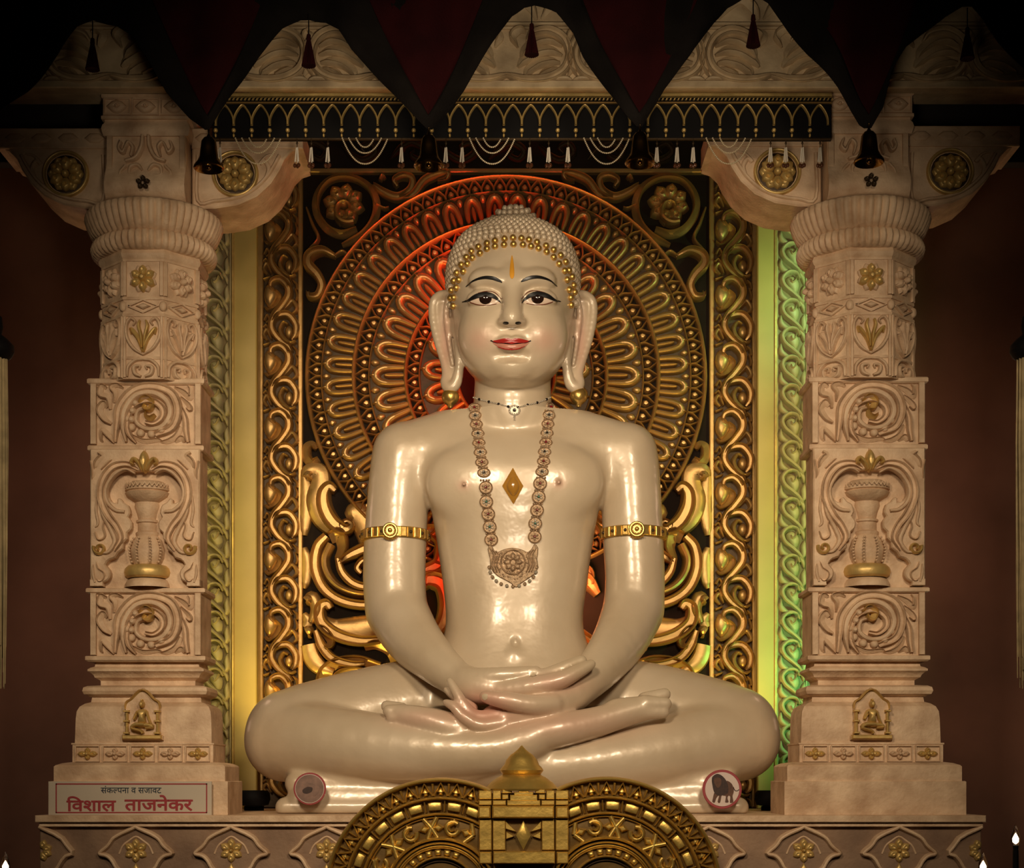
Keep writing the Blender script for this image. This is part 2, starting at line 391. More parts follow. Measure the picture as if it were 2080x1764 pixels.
A.chain([(1000, 806, .07, 36), (950, 848, .08, 32), (895, 872, .08, 30)], .03, .03); A.chain([(1082, 806, .07, 36), (1135, 848, .08, 32), (1190, 872, .08, 30)], .03, .03)
kz = np.interp(B.ax[2], [zpy(1045), zpy(1000), zpy(930), zpy(880)], [.010, .05, .09, .11]).astype('f4')[None, None, :]
hh = np.maximum(kz - np.abs(A.d - B.d), 0) / kz; B.d = np.minimum(A.d, B.d) - hh * hh * kz * .25; del A, hh
B.ball(935, 985, -.145, 62, 50, 26, .09); B.ball(1155, 982, -.145, 62, 50, 26, .09)                   # chest
B.ball(942, 984, -.262, 5, 5, 5, .006); B.ball(1135, 980, -.262, 5, 5, 5, .006)
B.chain([(805, 1240, -.02, 61), (838, 1296, -.16, 55), (885, 1345, -.32, 43), (930, 1382, -.43, 33)], .02, .02)     # forearms
B.chain([(1287, 1240, -.02, 60), (1262, 1296, -.16, 54), (1222, 1352, -.34, 44), (1165, 1408, -.50, 35)], .02, .02)
B.chain([(930, 1420, .06, 92), (760, 1450, -.06, 92), (590, 1492, -.20, 91)], .06, .03)               # thighs
B.chain([(1160, 1420, .06, 92), (1330, 1445, -.06, 92), (1490, 1487, -.20, 92)], .06, .03)
B.chain([(580, 1506, -.24, 83), (690, 1512, -.40, 72), (850, 1524, -.53, 60), (1000, 1526, -.60, 48), (1085, 1500, -.62, 40)], .012, .03)   # shins
B.chain([(1500, 1503, -.24, 84), (1390, 1522, -.36, 74), (1250, 1546, -.46, 62), (1080, 1562, -.52, 50), (950, 1545, -.5, 44), (900, 1500, -.5, 38)], .015, .03)
# feet, soles up, the toes pointing outwards
B.chain([(1085, 1492, -.62, 34), (1140, 1483, -.62, 33), (1215, 1466, -.58, 29), (1280, 1446, -.55, 26), (1318, 1437, -.54, 22)], .02, .015)
B.chain([(1310, 1446, -.56, 17), (1347, 1447, -.55, 13)], .004); B.chain([(1310, 1430, -.56, 18), (1352, 1430, -.55, 13)], .004); B.chain([(1310, 1422, -.5, 16), (1350, 1411, -.48, 13)], .004); B.ball(1262, 1434, -.555, 30, 14, 12, .03)
B.chain([(1000, 1500, -.50, 36), (930, 1484, -.60, 31), (870, 1465, -.60, 26), (815, 1453, -.57, 21)], .02, .015)
B.chain([(826, 1456, -.58, 17), (797, 1458, -.58, 13)], .004); B.chain([(820, 1448, -.57, 17), (790, 1445, -.57, 13)], .004); B.chain([(815, 1442, -.53, 15), (785, 1435, -.52, 12)], .004)
# lower hand (its fingers curl up on the left) with the thumb lying across
B.chain([(1165, 1408, -.50, 36), (1110, 1436, -.60, 30), (1050, 1450, -.62, 28), (1000, 1458, -.60, 24)], .02, .02, .8)
B.chain([(1020, 1470, -.64, 17), (975, 1474, -.66, 14), (943, 1458, -.67, 12), (922, 1436, -.66, 10), (905, 1427, -.64, 7)], .012, .006)
B.chain([(1010, 1456, -.62, 16), (969, 1456, -.64, 13), (945, 1438, -.65, 12), (930, 1412, -.64, 10), (914, 1384, -.61, 8)], .012, .006)
B.chain([(960, 1440, -.6, 12), (930, 1420, -.6, 10), (908, 1402, -.58, 8)], .008, .006)
B.chain([(1120, 1432, -.62, 24), (1080, 1433, -.67, 20), (1030, 1424, -.69, 18), (986, 1416, -.68, 13)], .014, .008)
# upper hand: palm, thumb on top and fingers reaching past the other wrist
B.chain([(930, 1382, -.43, 34), (965, 1395, -.52, 32), (1010, 1402, -.56, 26), (1050, 1400, -.57, 20)], .02, .02, .8)
B.chain([(945, 1378, -.50, 20), (994, 1375, -.56, 18), (1045, 1371, -.58, 16), (1088, 1366, -.58, 13)], .014, .008)
B.chain([(1020, 1404, -.58, 20), (1085, 1394, -.62, 19), (1140, 1382, -.62, 17), (1175, 1364, -.60, 14), (1201, 1350, -.58, 10)], .010, .008)
B.chain([(1050, 1386, -.56, 14), (1110, 1370, -.58, 13), (1150, 1354, -.57, 12), (1183, 1340, -.56, 9)], .008, .006)
B.cap(P(1044, 1332, -.235), P(1044, 1332, -.24), .02, .02, .05)
B.ball(1047, 1305, -.25, 7, 10, 6, .02, 's')                                                          # navel
# seat slab of three rounded courses
def slab(py, cx, hw, r, yf, k):
    z = zpy(py, -.5); sc_ = S(-.5)
    def fn(x, y, z_):
        qx = np.abs(x - (cx - CX) * sc_) - (hw - r) * sc_; qy = np.abs(y - (yf + .45) / 2) - ((.45 - yf) / 2 - r * sc_); qz = np.abs(z_ - z)
        return np.sqrt(np.maximum(qx, 0) ** 2 + np.maximum(qy, 0) ** 2 + qz ** 2) + np.minimum(np.maximum(qx, qy), 0) * 0 - r * sc_
    B.op(fn, ((cx - hw - CX) * sc_, yf, z - r * sc_), ((cx + hw - CX) * sc_, .45, z + r * sc_), k)
slab(1592, 1040, 465, 24, -.50, .03); slab(1617, 1040, 456, 20, -.515, .025); slab(1641, 1040, 482, 21, -.535, .025)
bv, bq = B.mesh()
# ---- head, finer
H = Field((-.52, -.50, 1.72), (.52, .48, 3.02), .0046)
def HD(py, hw, yf, yb): return (zpy(py), (1042 - CX) * px_, hw * px_, yf, yb)
H.loft([HD(455, 25, -.05, .12), HD(463, 62, -.13, .18), HD(484, 95, -.21, .25), HD(513, 117, -.28, .32), HD(553, 129, -.325, .36), HD(600, 128, -.35, .37), HD(650, 122, -.352, .36),
        HD(700, 115, -.35, .32), HD(735, 104, -.345, .25), HD(762, 89, -.335, .16), HD(782, 70, -.315, .08), HD(797, 46, -.27, .02), HD(805, 20, -.2, -.04)], .03, 2.2)
H.ball(1044, 462, .06, 46, 30, 46, .05); H.ball(1044, 446, .06, 34, 17, 34, .03)                     # top knot
H.chain([(1042, 770, .06, 72), (1041, 800, .05, 71), (1041, 850, .06, 76)], .03)                       # neck with its rings
for py in (808, 822): H.chain([(975, py - 4, .06, 8), (1000, py + 4, -.06, 8), (1041, py + 8, -.115, 8), (1082, py + 4, -.06, 8), (1107, py - 4, .06, 8)], .02, .02)
H.ball(984, 684, -.232, 44, 44, 40, .12); H.ball(1098, 684, -.232, 44, 44, 40, .12); H.ball(1040, 694, -.312, 34, 26, 18, .06)                   # cheeks
H.ball(1040, 745, -.29, 30, 22, 24, .06)                                                              # chin
for sx in (-1, 1):
    e = lambda x: 1040 + sx * x
    H.chain([(e(12), 580, -.342, 9), (e(40), 567, -.332, 8), (e(62), 566, -.312, 6), (e(76), 570, -.296, 3)], .06, .05)   # brow ridge
    H.ball(e(52), 596, -.378, 36, 14, 16, .05, 's')                                                   # socket
    H.ball(e(54), 608, -.300, 38, 21, 24, .012)                                                       # eye under its lid
    H.chain([(e(18), 610, -.330, 2), (e(40), 594, -.345, 2.4), (e(62), 592, -.340, 2.4), (e(88), 607, -.308, 2)], .012, .01)  # lid fold
    H.ball(e(17), 653, -.378, 11.5, 10, 14, .022)                                                        # nostril wing
    H.ball(e(12), 661, -.402, 6, 4, 8, .006, 's')
H.chain([(1041, 560, -.325, 16), (1041, 592, -.348, 14), (1040, 625, -.386, 14), (1040, 648, -.415, 15)], .05, .03)      # nose
H.chain([(1005, 695, -.345, 4), (1022, 691, -.366, 7), (1031, 690, -.372, 7), (1039, 693, -.371, 6), (1047, 690, -.372, 7), (1056, 691, -.366, 7), (1073, 695, -.345, 4)], .010, .006)
H.chain([(1010, 700, -.345, 4), (1026, 705, -.365, 8), (1039, 706, -.368, 9), (1052, 705, -.365, 8), (1068, 700, -.345, 4)], .008, .006)
H.chain([(1010, 724, -.35, 5), (1039, 722, -.362, 6), (1068, 724, -.35, 5)], .04, .03, 1, 's')
# ears: long rim, inner fold, hollow between, lobe hanging to the gold drop
for sx, ex in ((-1, (938, 925, 900, 882, 880, 889, 903, 908, 906, 914, 926, 933, 932, 930)), (1, (1146, 1158, 1183, 1202, 1204, 1195, 1181, 1174, 1176, 1170, 1158, 1151, 1152, 1153))):
    ey = (622, 604, 599, 612, 645, 690, 735, 760, 778, 788, 778, 745, 705, 670)
    rr = (9, 9, 9, 9, 9, 9, 9, 10, 11, 12, 11, 9, 9, 10)
    yy = (.0, .01, .03, .05, .05, .04, .02, .01, .0, -.01, -.02, -.03, -.03, -.02)
    H.chain([(a, b, c, d) for a, b, c, d in zip(ex, ey, yy, rr)], .012, .006)
    m = lambda i, j, t: (ex[i] * (1 - t) + ex[j] * t, ey[i] * (1 - t) + ey[j] * t)
    H.chain([(*m(1, 3, .5), .05, 14), (*m(4, 13, .45), .06, 20), (*m(5, 12, .45), .04, 15), (*m(6, 11, .5), .02, 12), (*m(8, 10, .5), .0, 10)], .012, .01, .6)
    H.chain([(*m(2, 0, .3), .0, 7), (*m(3, 13, .5), .0, 6), (*m(5, 12, .55), .0, 5), (*m(6, 11, .55), -.01, 4)], .008, .006)
    H.chain([(ex[13], 668, .0, 16), (ex[13] + sx * -8, 640, .02, 16), (ex[0], 622, .03, 14)], .03, .02)
hv, hq = H.mesh()
print('statue', len(bv), len(hv))
# join the two ranges of the body at the neck into one mesh
zc = zpy(846)
def cut(v, q, keep):
    c = v[q].mean(1)[:, 2]; q = q[keep(c)]; u, inv = np.unique(q, return_inverse=True); return v[u], inv.reshape(q.shape)
bv2, bq2 = cut(bv, bq, lambda c: c < zc + .03)
hv2, hq2 = cut(hv, hq, lambda c: c > zc - .03)
V = np.vstack([bv2, hv2]); Q = np.vstack([bq2, hq2 + len(bv2)])
SO = np.array((0.0, 0.0, ZP))
me = bpy.data.meshes.new('body')
me.vertices.add(len(V)); me.vertices.foreach_set('co', (V - SO).astype('f4').ravel())
me.loops.add(Q.size); me.loops.foreach_set('vertex_index', Q[:, ::-1].astype('i4').ravel())
me.polygons.add(len(Q)); me.polygons.foreach_set('loop_start', np.arange(0, Q.size, 4, dtype='i4'))
me.update(calc_edges=True); me.validate()
bm = bmesh.new(); bm.from_mesh(me)
for _ in range(3): bmesh.ops.smooth_vert(bm, verts=bm.verts, factor=.5, use_axis_x=True, use_axis_y=True, use_axis_z=True)
bmesh.ops.recalc_face_normals(bm, faces=bm.faces)
bm.to_mesh(me); bm.free(); me.shade_smooth()
Vs = np.empty(len(me.vertices) * 3, 'f4'); me.vertices.foreach_get('co', Vs); Vs = Vs.reshape(-1, 3) + SO
# pink of palms, soles, cheeks, painted on the cream: where the sculptor brushed it
pxs = CX + Vs[:, 0] / (Vs[:, 1] + D) * F; pys = HY - Vs[:, 2] / (Vs[:, 1] + D) * F
def blob(x, y, rx, ry, y0=-9, y1=9):
    d = ((pxs - x) / rx) ** 2 + ((pys - y) / ry) ** 2; return np.exp(-d * 1.4) * ((Vs[:, 1] > y0) & (Vs[:, 1] < y1))
pink = .5 * blob(975, 690, 34, 32, -.5, 0) + .5 * blob(1107, 690, 34, 32, -.5, 0) + .9 * blob(985, 1435, 75, 40, -.9, -.4) + .6 * blob(1130, 1390, 75, 26, -.9, -.4) \
    + .45 * blob(1150, 1470, 180, 40, -.9, -.4) + .45 * blob(850, 1460, 80, 24, -.9, -.4) + .6 * blob(905, 690, 14, 80, -.1, .3) + .6 * blob(1180, 690, 14, 80, -.1, .3) \
    + .5 * blob(942, 986, 16, 14, -.5, 0) + .5 * blob(1135, 982, 16, 14, -.5, 0)
pink = np.clip(pink, 0, 1)
at = me.attributes.new('blush', 'FLOAT', 'POINT'); at.data.foreach_set('value', pink.astype('f4'))
m = bpy.data.materials.new('pearl_cream'); m.use_nodes = True; nt = m.node_tree; b = nt.nodes['Principled BSDF']
tc = nt.nodes.new('ShaderNodeTexCoord'); no = nt.nodes.new('ShaderNodeTexNoise'); no.inputs['Scale'].default_value = 2.6; no.inputs['Detail'].default_value = 6
nt.links.new(tc.outputs['Object'], no.inputs['Vector'])
rp = nt.nodes.new('ShaderNodeValToRGB'); rp.color_ramp.elements[0].position = .3; rp.color_ramp.elements[1].position = .7
rp.color_ramp.elements[0].color = (.53, .41, .27, 1); rp.color_ramp.elements[1].color = (.64, .52, .37, 1)
nt.links.new(no.outputs['Fac'], rp.inputs['Fac'])
an = nt.nodes.new('ShaderNodeAttribute'); an.attribute_name = 'blush'
mx = nt.nodes.new('ShaderNodeMix'); mx.data_type = 'RGBA'; nt.links.new(an.outputs['Fac'], mx.inputs['Factor'])
nt.links.new(rp.outputs['Color'], mx.inputs['A']); mx.inputs['B'].default_value = (.60, .30, .22, 1)
nt.links.new(mx.outputs['Result'], b.inputs['Base Color'])
b.inputs['Roughness'].default_value = .38; b.inputs['Metallic'].default_value = .10; b.inputs['Coat Weight'].default_value = .55; b.inputs['Coat Roughness'].default_value = .17
n2 = nt.nodes.new('ShaderNodeTexNoise'); n2.inputs['Scale'].default_value = 9; n2.inputs['Detail'].default_value = 3; nt.links.new(tc.outputs['Object'], n2.inputs['Vector'])
bp = nt.nodes.new('ShaderNodeBump'); bp.inputs['Strength'].default_value = .22; bp.inputs['Distance'].default_value = .02
nt.links.new(n2.outputs['Fac'], bp.inputs['Height']); nt.links.new(bp.outputs['Normal'], b.inputs['Normal']); nt.links.new(bp.outputs['Normal'], b.inputs['Coat Normal'])
M['pearl'] = m
me.materials.append(m)
statue = thing('seated_statue', SO, 'large cream pearl-finished statue seated cross-legged with hands folded in its lap', 'statue')
body = bpy.data.objects.new('body', me); link(body, statue); body.location = (0, 0, 0); WL[body] = SO
fc = np.empty(len(me.loops), 'i4'); me.loops.foreach_get('vertex_index', fc)
bvh = BVHTree.FromPolygons(Vs.tolist(), fc.reshape(-1, 4).tolist())
EYE = Vector((0, -D, 0))
def hit(px, py, back=False):
    d = (Vector(P(px, py, 0)) - EYE).normalized(); r = bvh.ray_cast(EYE, d)
    return (np.array(r[0]), np.array(r[1])) if r[0] is not None else (None, None)
def patch(mb, outline, off=.003, thick=None, step=4.0, dome=0):
    """a thin painted layer or inlay lying on the body under the outline (px)"""
    o = np.array(outline, float); k = len(o); c = o.mean(0)
    area_ = np.sqrt(((o - c) ** 2).sum(1)).mean(); rings = max(2, int(area_ / step)); rows = []
    for i in range(rings + 1):
        t = 1 - i / (rings + .0); t = max(t, .02); row = []
        for q in o:
            u = c + (q - c) * t; p, n = hit(*u)
            if p is None: p, n = hit(*(c + (q - c) * .9)); 
            n = n if n[1] < 0 else -n
            row.append(tuple(p + n * (off + dome * (1 - t * t))))
        rows.append(row)
    base = []
    for q in o:
        p, n = hit(*q); base.append(tuple(p + np.array((0, .004, 0))))
    mb.grid([base] + rows, True, False, True); return mb
def bar(mb, pts, off=.003, n=6):
    """a painted stroke (px, py, half width) lying on the body, as a closed outline"""
    q = catmull(pts, n); L, R = [], []; m_ = len(q)
    for i in range(m_):
        t = q[min(i + 1, m_ - 1), :2] - q[max(i - 1, 0), :2]; t = t / (np.hypot(*t) or 1); nn = np.array((-t[1], t[0])); hw = max(q[i, 2], .2)
        L.append(q[i, :2] + nn * hw); R.append(q[i, :2] - nn * hw)
    rows = []
    for a, b_ in zip(L, R):
        row = []
        for j in range(5):
            u = a + (b_ - a) * j / 4; p, nn = hit(*u)
            if p is None: p, nn = hit(*((a + b_) / 2))
            nn = nn if nn[1] < 0 else -nn
            row.append(tuple(p + nn * (off * (1 if 0 < j < 4 else -.6))))
        rows.append(row)
    return mb.grid(rows, False)
SP = statue
# face
for sx in (-1, 1):
    e = (lambda x: 985 + x) if sx < 0 else (lambda x: 1093 - x)
    yo = 0 if sx < 0 else -1
    ew = patch(MB(), [(e(a), b_ + yo) for a, b_ in catmull([(-36, 613), (-20, 602), (0, 598), (18, 602), (32, 615), (16, 619), (-6, 619.5), (-24, 617)], 4, True)], .0015).build('eye', 'eye_white', SP)
    patch(MB(), circ(e(1), 607 + yo, 12.5, 20, 11), .0028, dome=.004).build('iris', 'iris', ew)
    bar(MB(), [(e(-45), 614.5 + yo, .7), (e(-34), 611 + yo, 3.4), (e(-18), 602.5 + yo, 6.8), (e(0), 599 + yo, 7.6), (e(16), 602 + yo, 6.2), (e(28), 611 + yo, 2.6), (e(33), 616.5 + yo, .6)], .0055).build('eyelid_line', 'brow', ew)
    bar(MB(), [(e(-30), 614 + yo, 1.2), (e(-14), 619 + yo, 1.4), (e(4), 620.5 + yo, 1.4), (e(24), 618 + yo, .6)], .0035).build('lower_lid_line', 'eye_line', ew)
    bar(MB(), [(e(-14), 596 + yo, .5), (e(4), 592 + yo, 1.0), (e(20), 595 + yo, 1.1), (e(34), 608 + yo, .8)], .003).build('lid_crease', 'eye_line', ew)
    bar(MB(), [(e(-38), 583 + yo, .8), (e(-24), 571 + yo, 2.5), (e(-4), 564.5 + yo, 4.2), (e(14), 565 + yo, 5.0), (e(28), 570 + yo, 4.0), (e(35), 574 + yo, 1.2)], .004).build('eyebrow', 'brow', SP)
    f = (lambda x: 1040 + sx * x)
    patch(MB(), circ(f(12.5), 656.5, 6.2, 14, 3.2), .001).build('nostril', 'brow', SP)
UL = catmull([(999, 694), (1012, 691), (1024, 688), (1033, 688), (1039, 690), (1045, 688), (1054, 688), (1066, 691), (1077, 694), (1062, 697.5), (1050, 698.5), (1039, 700), (1028, 698.5), (1014, 697)], 3, True)
LL = catmull([(1001, 696), (1016, 698.5), (1039, 701), (1062, 698.5), (1075, 696), (1064, 705), (1052, 709.5), (1038, 710.5), (1024, 709), (1010, 703)], 3, True)
patch(MB(), LL, .004).build('lower_lip', 'lip_low', SP); patch(MB(), UL, .0045).build('upper_lip', 'lip', SP)
bar(MB(), [(1012, 704, .4), (1024, 707.5, .9), (1038, 709, 1.1), (1052, 707.5, .9), (1064, 703.5, .4)], .007).build('lip_line', 'lip', SP)
bar(MB(), [(997, 692, 2.0), (1003, 695, 1.3), (1014, 697.5, 1.1), (1028, 699, 1.0), (1039, 700.5, .9), (1050, 699, 1.0), (1064, 697, 1.1), (1072, 695, 1.3), (1078, 692.5, 1.8)], .006).build('mouth_line', 'brow', SP)
patch(MB(), catmull([(1040, 519), (1042.5, 530), (1044.5, 550), (1044, 562), (1040, 567), (1036, 562), (1035.5, 550), (1037.5, 530)], 3, True), .003, dome=.003).build('forehead_mark', 'tilak', SP)
# chest diamond
dm = [(1042, 951), (1050, 966), (1063, 988), (1056, 1002), (1043, 1025), (1030, 1004), (1020, 988), (1034, 964)]
cd = patch(MB(), dm, .006, dome=.010).build('chest_diamond', 'amber', SP, smooth=60)
patch(MB(), catmull([(1042, 969), (1055, 988), (1043, 1008), (1029, 988)], 3, True), .016, dome=.012).build('diamond_boss', 'amber', cd, smooth=60)
# fingernails
patch(MB(), [(1073, 1361), (1085, 1359), (1092, 1364), (1091, 1372), (1083, 1375), (1075, 1374)], .0015).build('fingernail', 'pearl', SP)
patch(MB(), [(979, 1413), (984, 1410), (991, 1411), (990, 1420), (985, 1423), (980, 1420)], .0015).build('fingernail', 'pearl', SP)
# hair: rows of curls over the scalp, two rows of gilt ones along the hairline
inner = [(923, 622), (924, 605), (929, 585), (934, 569), (943, 552), (951, 537), (961, 525), (976, 516), (990, 507), (1006, 502), (1024, 499), (1043, 498), (1062, 499), (1078, 502), (1093, 506), (1109, 513), (1123, 524), (1134, 537), (1145, 551), (1150, 569), (1154, 589), (1157, 605), (1158, 620)]
outer = [(917, 606), (919, 590), (924, 571), (930, 555), (939, 539), (949, 524), (959, 512), (973, 503), (990, 496), (1006, 491), (1025, 487), (1042, 485), (1059, 486), (1074, 489), (1090, 494), (1108, 501), (1123, 509), (1137, 520), (1147, 533), (1154, 550), (1160, 563), (1163, 580), (1165, 594)]
gc = MB().sphere((0, 0, 0), .0165, 10, 7).build('gilt_curl', 'gold_metal', SP, origin=(0, 0, 0), smooth=60)
first = True
for (x, y) in inner + outer:
    p, n = hit(x, y)
    if p is None: continue
    q = p + n * .006
    if first: gc.location = q - SO; first = False
    else: put(gc, 'gilt_curl', q, SP)
hc = np.array(P(1042, 560, .02)); cand = []
for i in range(-14, 24):
    el = i * .098 / 1.02
    if el > PI / 2: break
    nrow = max(1, int(2 * PI * math.cos(el) * 125 / 12.3))
    for j in range(nrow):
        az = 2 * PI * (j + .5 * (i % 2)) / nrow
        dv = Vector((math.cos(el) * math.cos(az), math.cos(el) * math.sin(az), math.sin(el)))
        r = bvh.ray_cast(Vector(hc) + dv * 1.2, -dv, 1.2)
        if r[0] is None: continue
        p = np.array(r[0]); n = np.array(r[1])
        if np.linalg.norm(p - hc) > .62: continue
        u = CX + p[0] / (p[1] + D) * F; v_ = HY - p[2] / (p[1] + D) * F
        yl = np.interp(u, [o[0] for o in outer], [o[1] for o in outer], 640, 640)
        front = p[1] < .02
        if front and v_ > yl - 8: continue
        if front and abs(u - 1042) > 128 and v_ > 590: continue
        if not front and p[2] < zpy(700): continue
        if abs(u - 1042) > 126 and v_ > 596: continue
        cand.append((p[1], p, n))
cand.sort(key=lambda t: t[0])
hcurl = MB().sphere((0, 0, 0), 0.0165, 8, 6).build('hair_curl', 'pearl', SP, origin=(0, 0, 0), smooth=60)
rest = MB()
for i, (yy, p, n) in enumerate(cand):
    q = p + n * .007
    if i == 0: hcurl.location = q - SO
    elif i < 296: put(hcurl, 'hair_curl', q, SP)
    else: rest.sphere(q, 0.0165, 6, 4)
rest.build('rear_hair_curls', 'pearl', SP, smooth=60, kind='stuff')
print('curls', len(cand))
# gold drops under the ears
for x, y in ((915, 806), (1175, 804)):
    p = P(x, y, .0); d = MB().lathe(p[0], p[1], [(.001, p[2] + .052), (.020, p[2] + .050), (.022, p[2] + .042)] + [(.045 * math.sin(t), p[2] - .002 + .045 * math.cos(t)) for t in np.linspace(.45, 2.7, 9)] + [(.014, p[2] - .05), (.012, p[2] - .058), (.001, p[2] - .06)], 20)
    d.build('ear_drop', 'gold_metal', SP)
# ================================================================== carved gilt backdrop
YB = 0.78
fb = plane(YB, 1.9); sB = S(YB)
panel = thing('carved_backdrop', P(1028, 1641, YB), 'tall carved gilt panel with a round lotus medallion behind the statue', 'backdrop')
def board(name, x0, y0, x1, y1, d0, d1, m, par=panel, c=1.0, Y=YB):
    return MB().prism(plane(Y), rect(x0, y0, x1, y1), d0, d1, c).build(name, m, par, smooth=20)
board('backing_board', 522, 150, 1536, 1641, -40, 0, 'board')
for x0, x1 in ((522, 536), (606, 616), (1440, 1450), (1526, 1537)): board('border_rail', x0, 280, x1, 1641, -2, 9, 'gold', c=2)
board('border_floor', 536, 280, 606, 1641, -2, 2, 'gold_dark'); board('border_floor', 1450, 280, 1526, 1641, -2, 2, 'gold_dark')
board('top_rail', 600, 347, 1452, 356, -2, 16, 'gold', c=2); board('top_rail', 600, 270, 1452, 276, -2, 12, 'gold_dark', c=2)
MC = (1028.0, 767.0)
mc = np.array(fb(MC[0], MC[1], 0))
def mring(name, r, hw, h, m='gold', prof=ROUND, n=96):
    pts = [(MC[0] + r * math.cos(2 * PI * i / n), MC[1] + r * math.sin(2 * PI * i / n), hw) for i in range(n)]
    return MB().ridge(fb, pts, h, prof, closed=True, raw=True).build(name, m, panel)
for r, hw, h in ((403, 5, 12), (374, 2.5, 8), (309, 5, 14), (278, 2.5, 8), (204, 5, 14), (176, 2.5, 8), (100, 5, 14)): mring('ring_band', r, hw, h)
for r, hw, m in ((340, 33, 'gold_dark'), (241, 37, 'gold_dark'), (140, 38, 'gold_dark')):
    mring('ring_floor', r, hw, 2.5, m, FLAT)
def around(name, build, r, n, a0=0.0):
    """n copies of a radial piece modelled at the top of the medallion"""
    o = build; first = True
    for k in range(n):
        a = 2 * PI * (k + a0) / n
        q = mc + np.array((math.sin(a) * r * sB, 0, math.cos(a) * r * sB))
        if first: o.location = q - WL[panel]; o.rotation_euler = (0, a, 0); first = False
        else: put(o, name, q, panel, (0, a, 0))
l0 = lplane(0, YB, 0, sB, 1.9)
def tongue(L, W, h):
    """lotus tongue: broad U-shaped rim with a pointed tip, a dark channel and a raised middle bar; base at (0,0), tip up"""
    mb = MB(); hw = W * .315
    mb.ridge(l0, [(-W * .66, 3, hw * .8), (-W * .68, -L * .4, hw), (-W * .56, -L * .66, hw * 1.1), (-W * .25, -L * .80, hw * 1.25), (0, -L * .82, hw * 1.3), (W * .25, -L * .80, hw * 1.25), (W * .56, -L * .66, hw * 1.1), (W * .68, -L * .4, hw), (W * .66, 3, hw * .8)], h, SOFT, 5)
    mb.pillow(l0, [(-W * .34, -L * .86), (-W * .12, -L * .94), (0, -L * 1.04), (W * .12, -L * .94), (W * .34, -L * .86), (0, -L * .74)], h * .95, cen=(0, -L * .86))
    mb.ridge(l0, [(0, 3, W * .20), (0, -L * .3, W * .22), (0, -L * .48, W * .2), (0, -L * .58, W * .1)], h * .95, SOFT, 4)
    return mb
def leafy(L, W, h):
    mb = MB().ridge(l0, [(-W, 1, 2.2), (-W * .95, -L * .35, 2.4), (-W * .5, -L * .7, 2.4), (0, -L, 2), (W * .5, -L * .7, 2.4), (W * .95, -L * .35, 2.4), (W, 1, 2.2)], h, ROUND, 3)
    mb.pillow(l0, [(x * .62, y * .62 - 1) for x, y in petal(L, W, tip=.6, base=.6)], h * .85, steps=((1, 0), (.8, .7), (.45, 1)), cen=(0, -L * .3))
    return mb
def backleaf(L, W, h): return MB().pillow(l0, petal(L, W), h, cen=(0, -L * .5))
around('lotus_tongue', tongue(62, 19.5, 12).build('lotus_tongue', 'gold', panel, origin=(0, YB, 0)), 311, 48, .5)
around('lotus_tongue', tongue(70, 23.5, 13).build('lotus_tongue', 'gold', panel, origin=(0, YB, 0)), 206, 30, .5)
around('lotus_tongue', tongue(70, 22, 13).build('lotus_tongue', 'gold', panel, origin=(0, YB, 0)), 104, 19, .5)
around('small_leaf', leafy(26, 12, 9).build('small_leaf', 'gold', panel, origin=(0, YB, 0)), 376, 96, .5)
around('small_leaf', leafy(27, 13, 9).build('small_leaf', 'gold', panel, origin=(0, YB, 0)), 280, 66, .5)
around('small_leaf', leafy(25, 12, 9).build('small_leaf', 'gold', panel, origin=(0, YB, 0)), 178, 44, .5)
around('pointed_leaf', backleaf(18, 7, 7).build('pointed_leaf', 'gold', panel, origin=(0, YB, 0)), 355, 48)
around('pointed_leaf', backleaf(22, 8, 7).build('pointed_leaf', 'gold', panel, origin=(0, YB, 0)), 256, 30)
MB().pillow(fb, circ(*MC, 60, 32), 16).build('medallion_boss', 'gold', panel)
# ---- running scroll border, one motif 133 px tall, copied up both borders
def q4(pts): return [((x - 60) / 4.2, (y - 520) / 4.2, w_ / 4.2) for x, y, w_ in pts]
def border_motif():
    a = MB()
    a.ridge(l0, q4([(152, 645, 12), (124, 612, 16), (140, 560, 22), (208, 546, 30), (270, 610, 34), (272, 692, 34), (215, 780, 32), (150, 860, 30), (132, 950, 30), (185, 1040, 30), (258, 1096, 30), (292, 1160, 26)]), 12, GROOVE, 6)
    a.ridge(l0, q4([(158, 636, 14), (200, 690, 26), (170, 755, 28), (108, 796, 20), (74, 770, 12)]), 10, RIM, 6)
    a.pillow(l0, [(x, y) for x, y, _ in q4([(u, v, 0) for u, v in catmull([(62, 640), (90, 575), (140, 590), (178, 660), (160, 730), (110, 780), (66, 720)], 4, True)])], 8)
    a.ridge(l0, q4([(142, 900, 12), (185, 852, 26), (272, 842, 32), (334, 920, 30), (334, 1005, 24), (304, 1056, 16)]), 11, GROOVE, 6)
    a.ridge(l0, q4([(272, 925, 12), (232, 912, 18), (204, 968, 24), (226, 1034, 26), (288, 1084, 22), (336, 1066, 12)]), 12, ROUND, 6)
    a.pillow(l0, [(x, y) for x, y, _ in q4([(u, v, 0) for u, v in catmull([(244, 960), (286, 925), (318, 980), (290, 1046), (248, 1026)], 4, True)])], 8)
    for pts in ([(205, 825, 10), (262, 765, 22), (308, 722, 24), (344, 790, 20), (300, 838, 12)], [(66, 890, 14), (92, 842, 14), (112, 880, 14), (85, 912, 10)],
                [(128, 1050, 10), (92, 968, 22), (64, 1010, 18), (98, 1062, 14)], [(58, 950, 12), (88, 930, 14), (114, 990, 10)], [(310, 1110, 10), (340, 1140, 14), (346, 1190, 12)], [(62, 540, 12), (90, 530, 12), (120, 520, 8)], [(330, 620, 8), (346, 680, 12), (336, 720, 8)]):
        a.ridge(l0, q4(pts), 8, ROUND, 5)
    return a
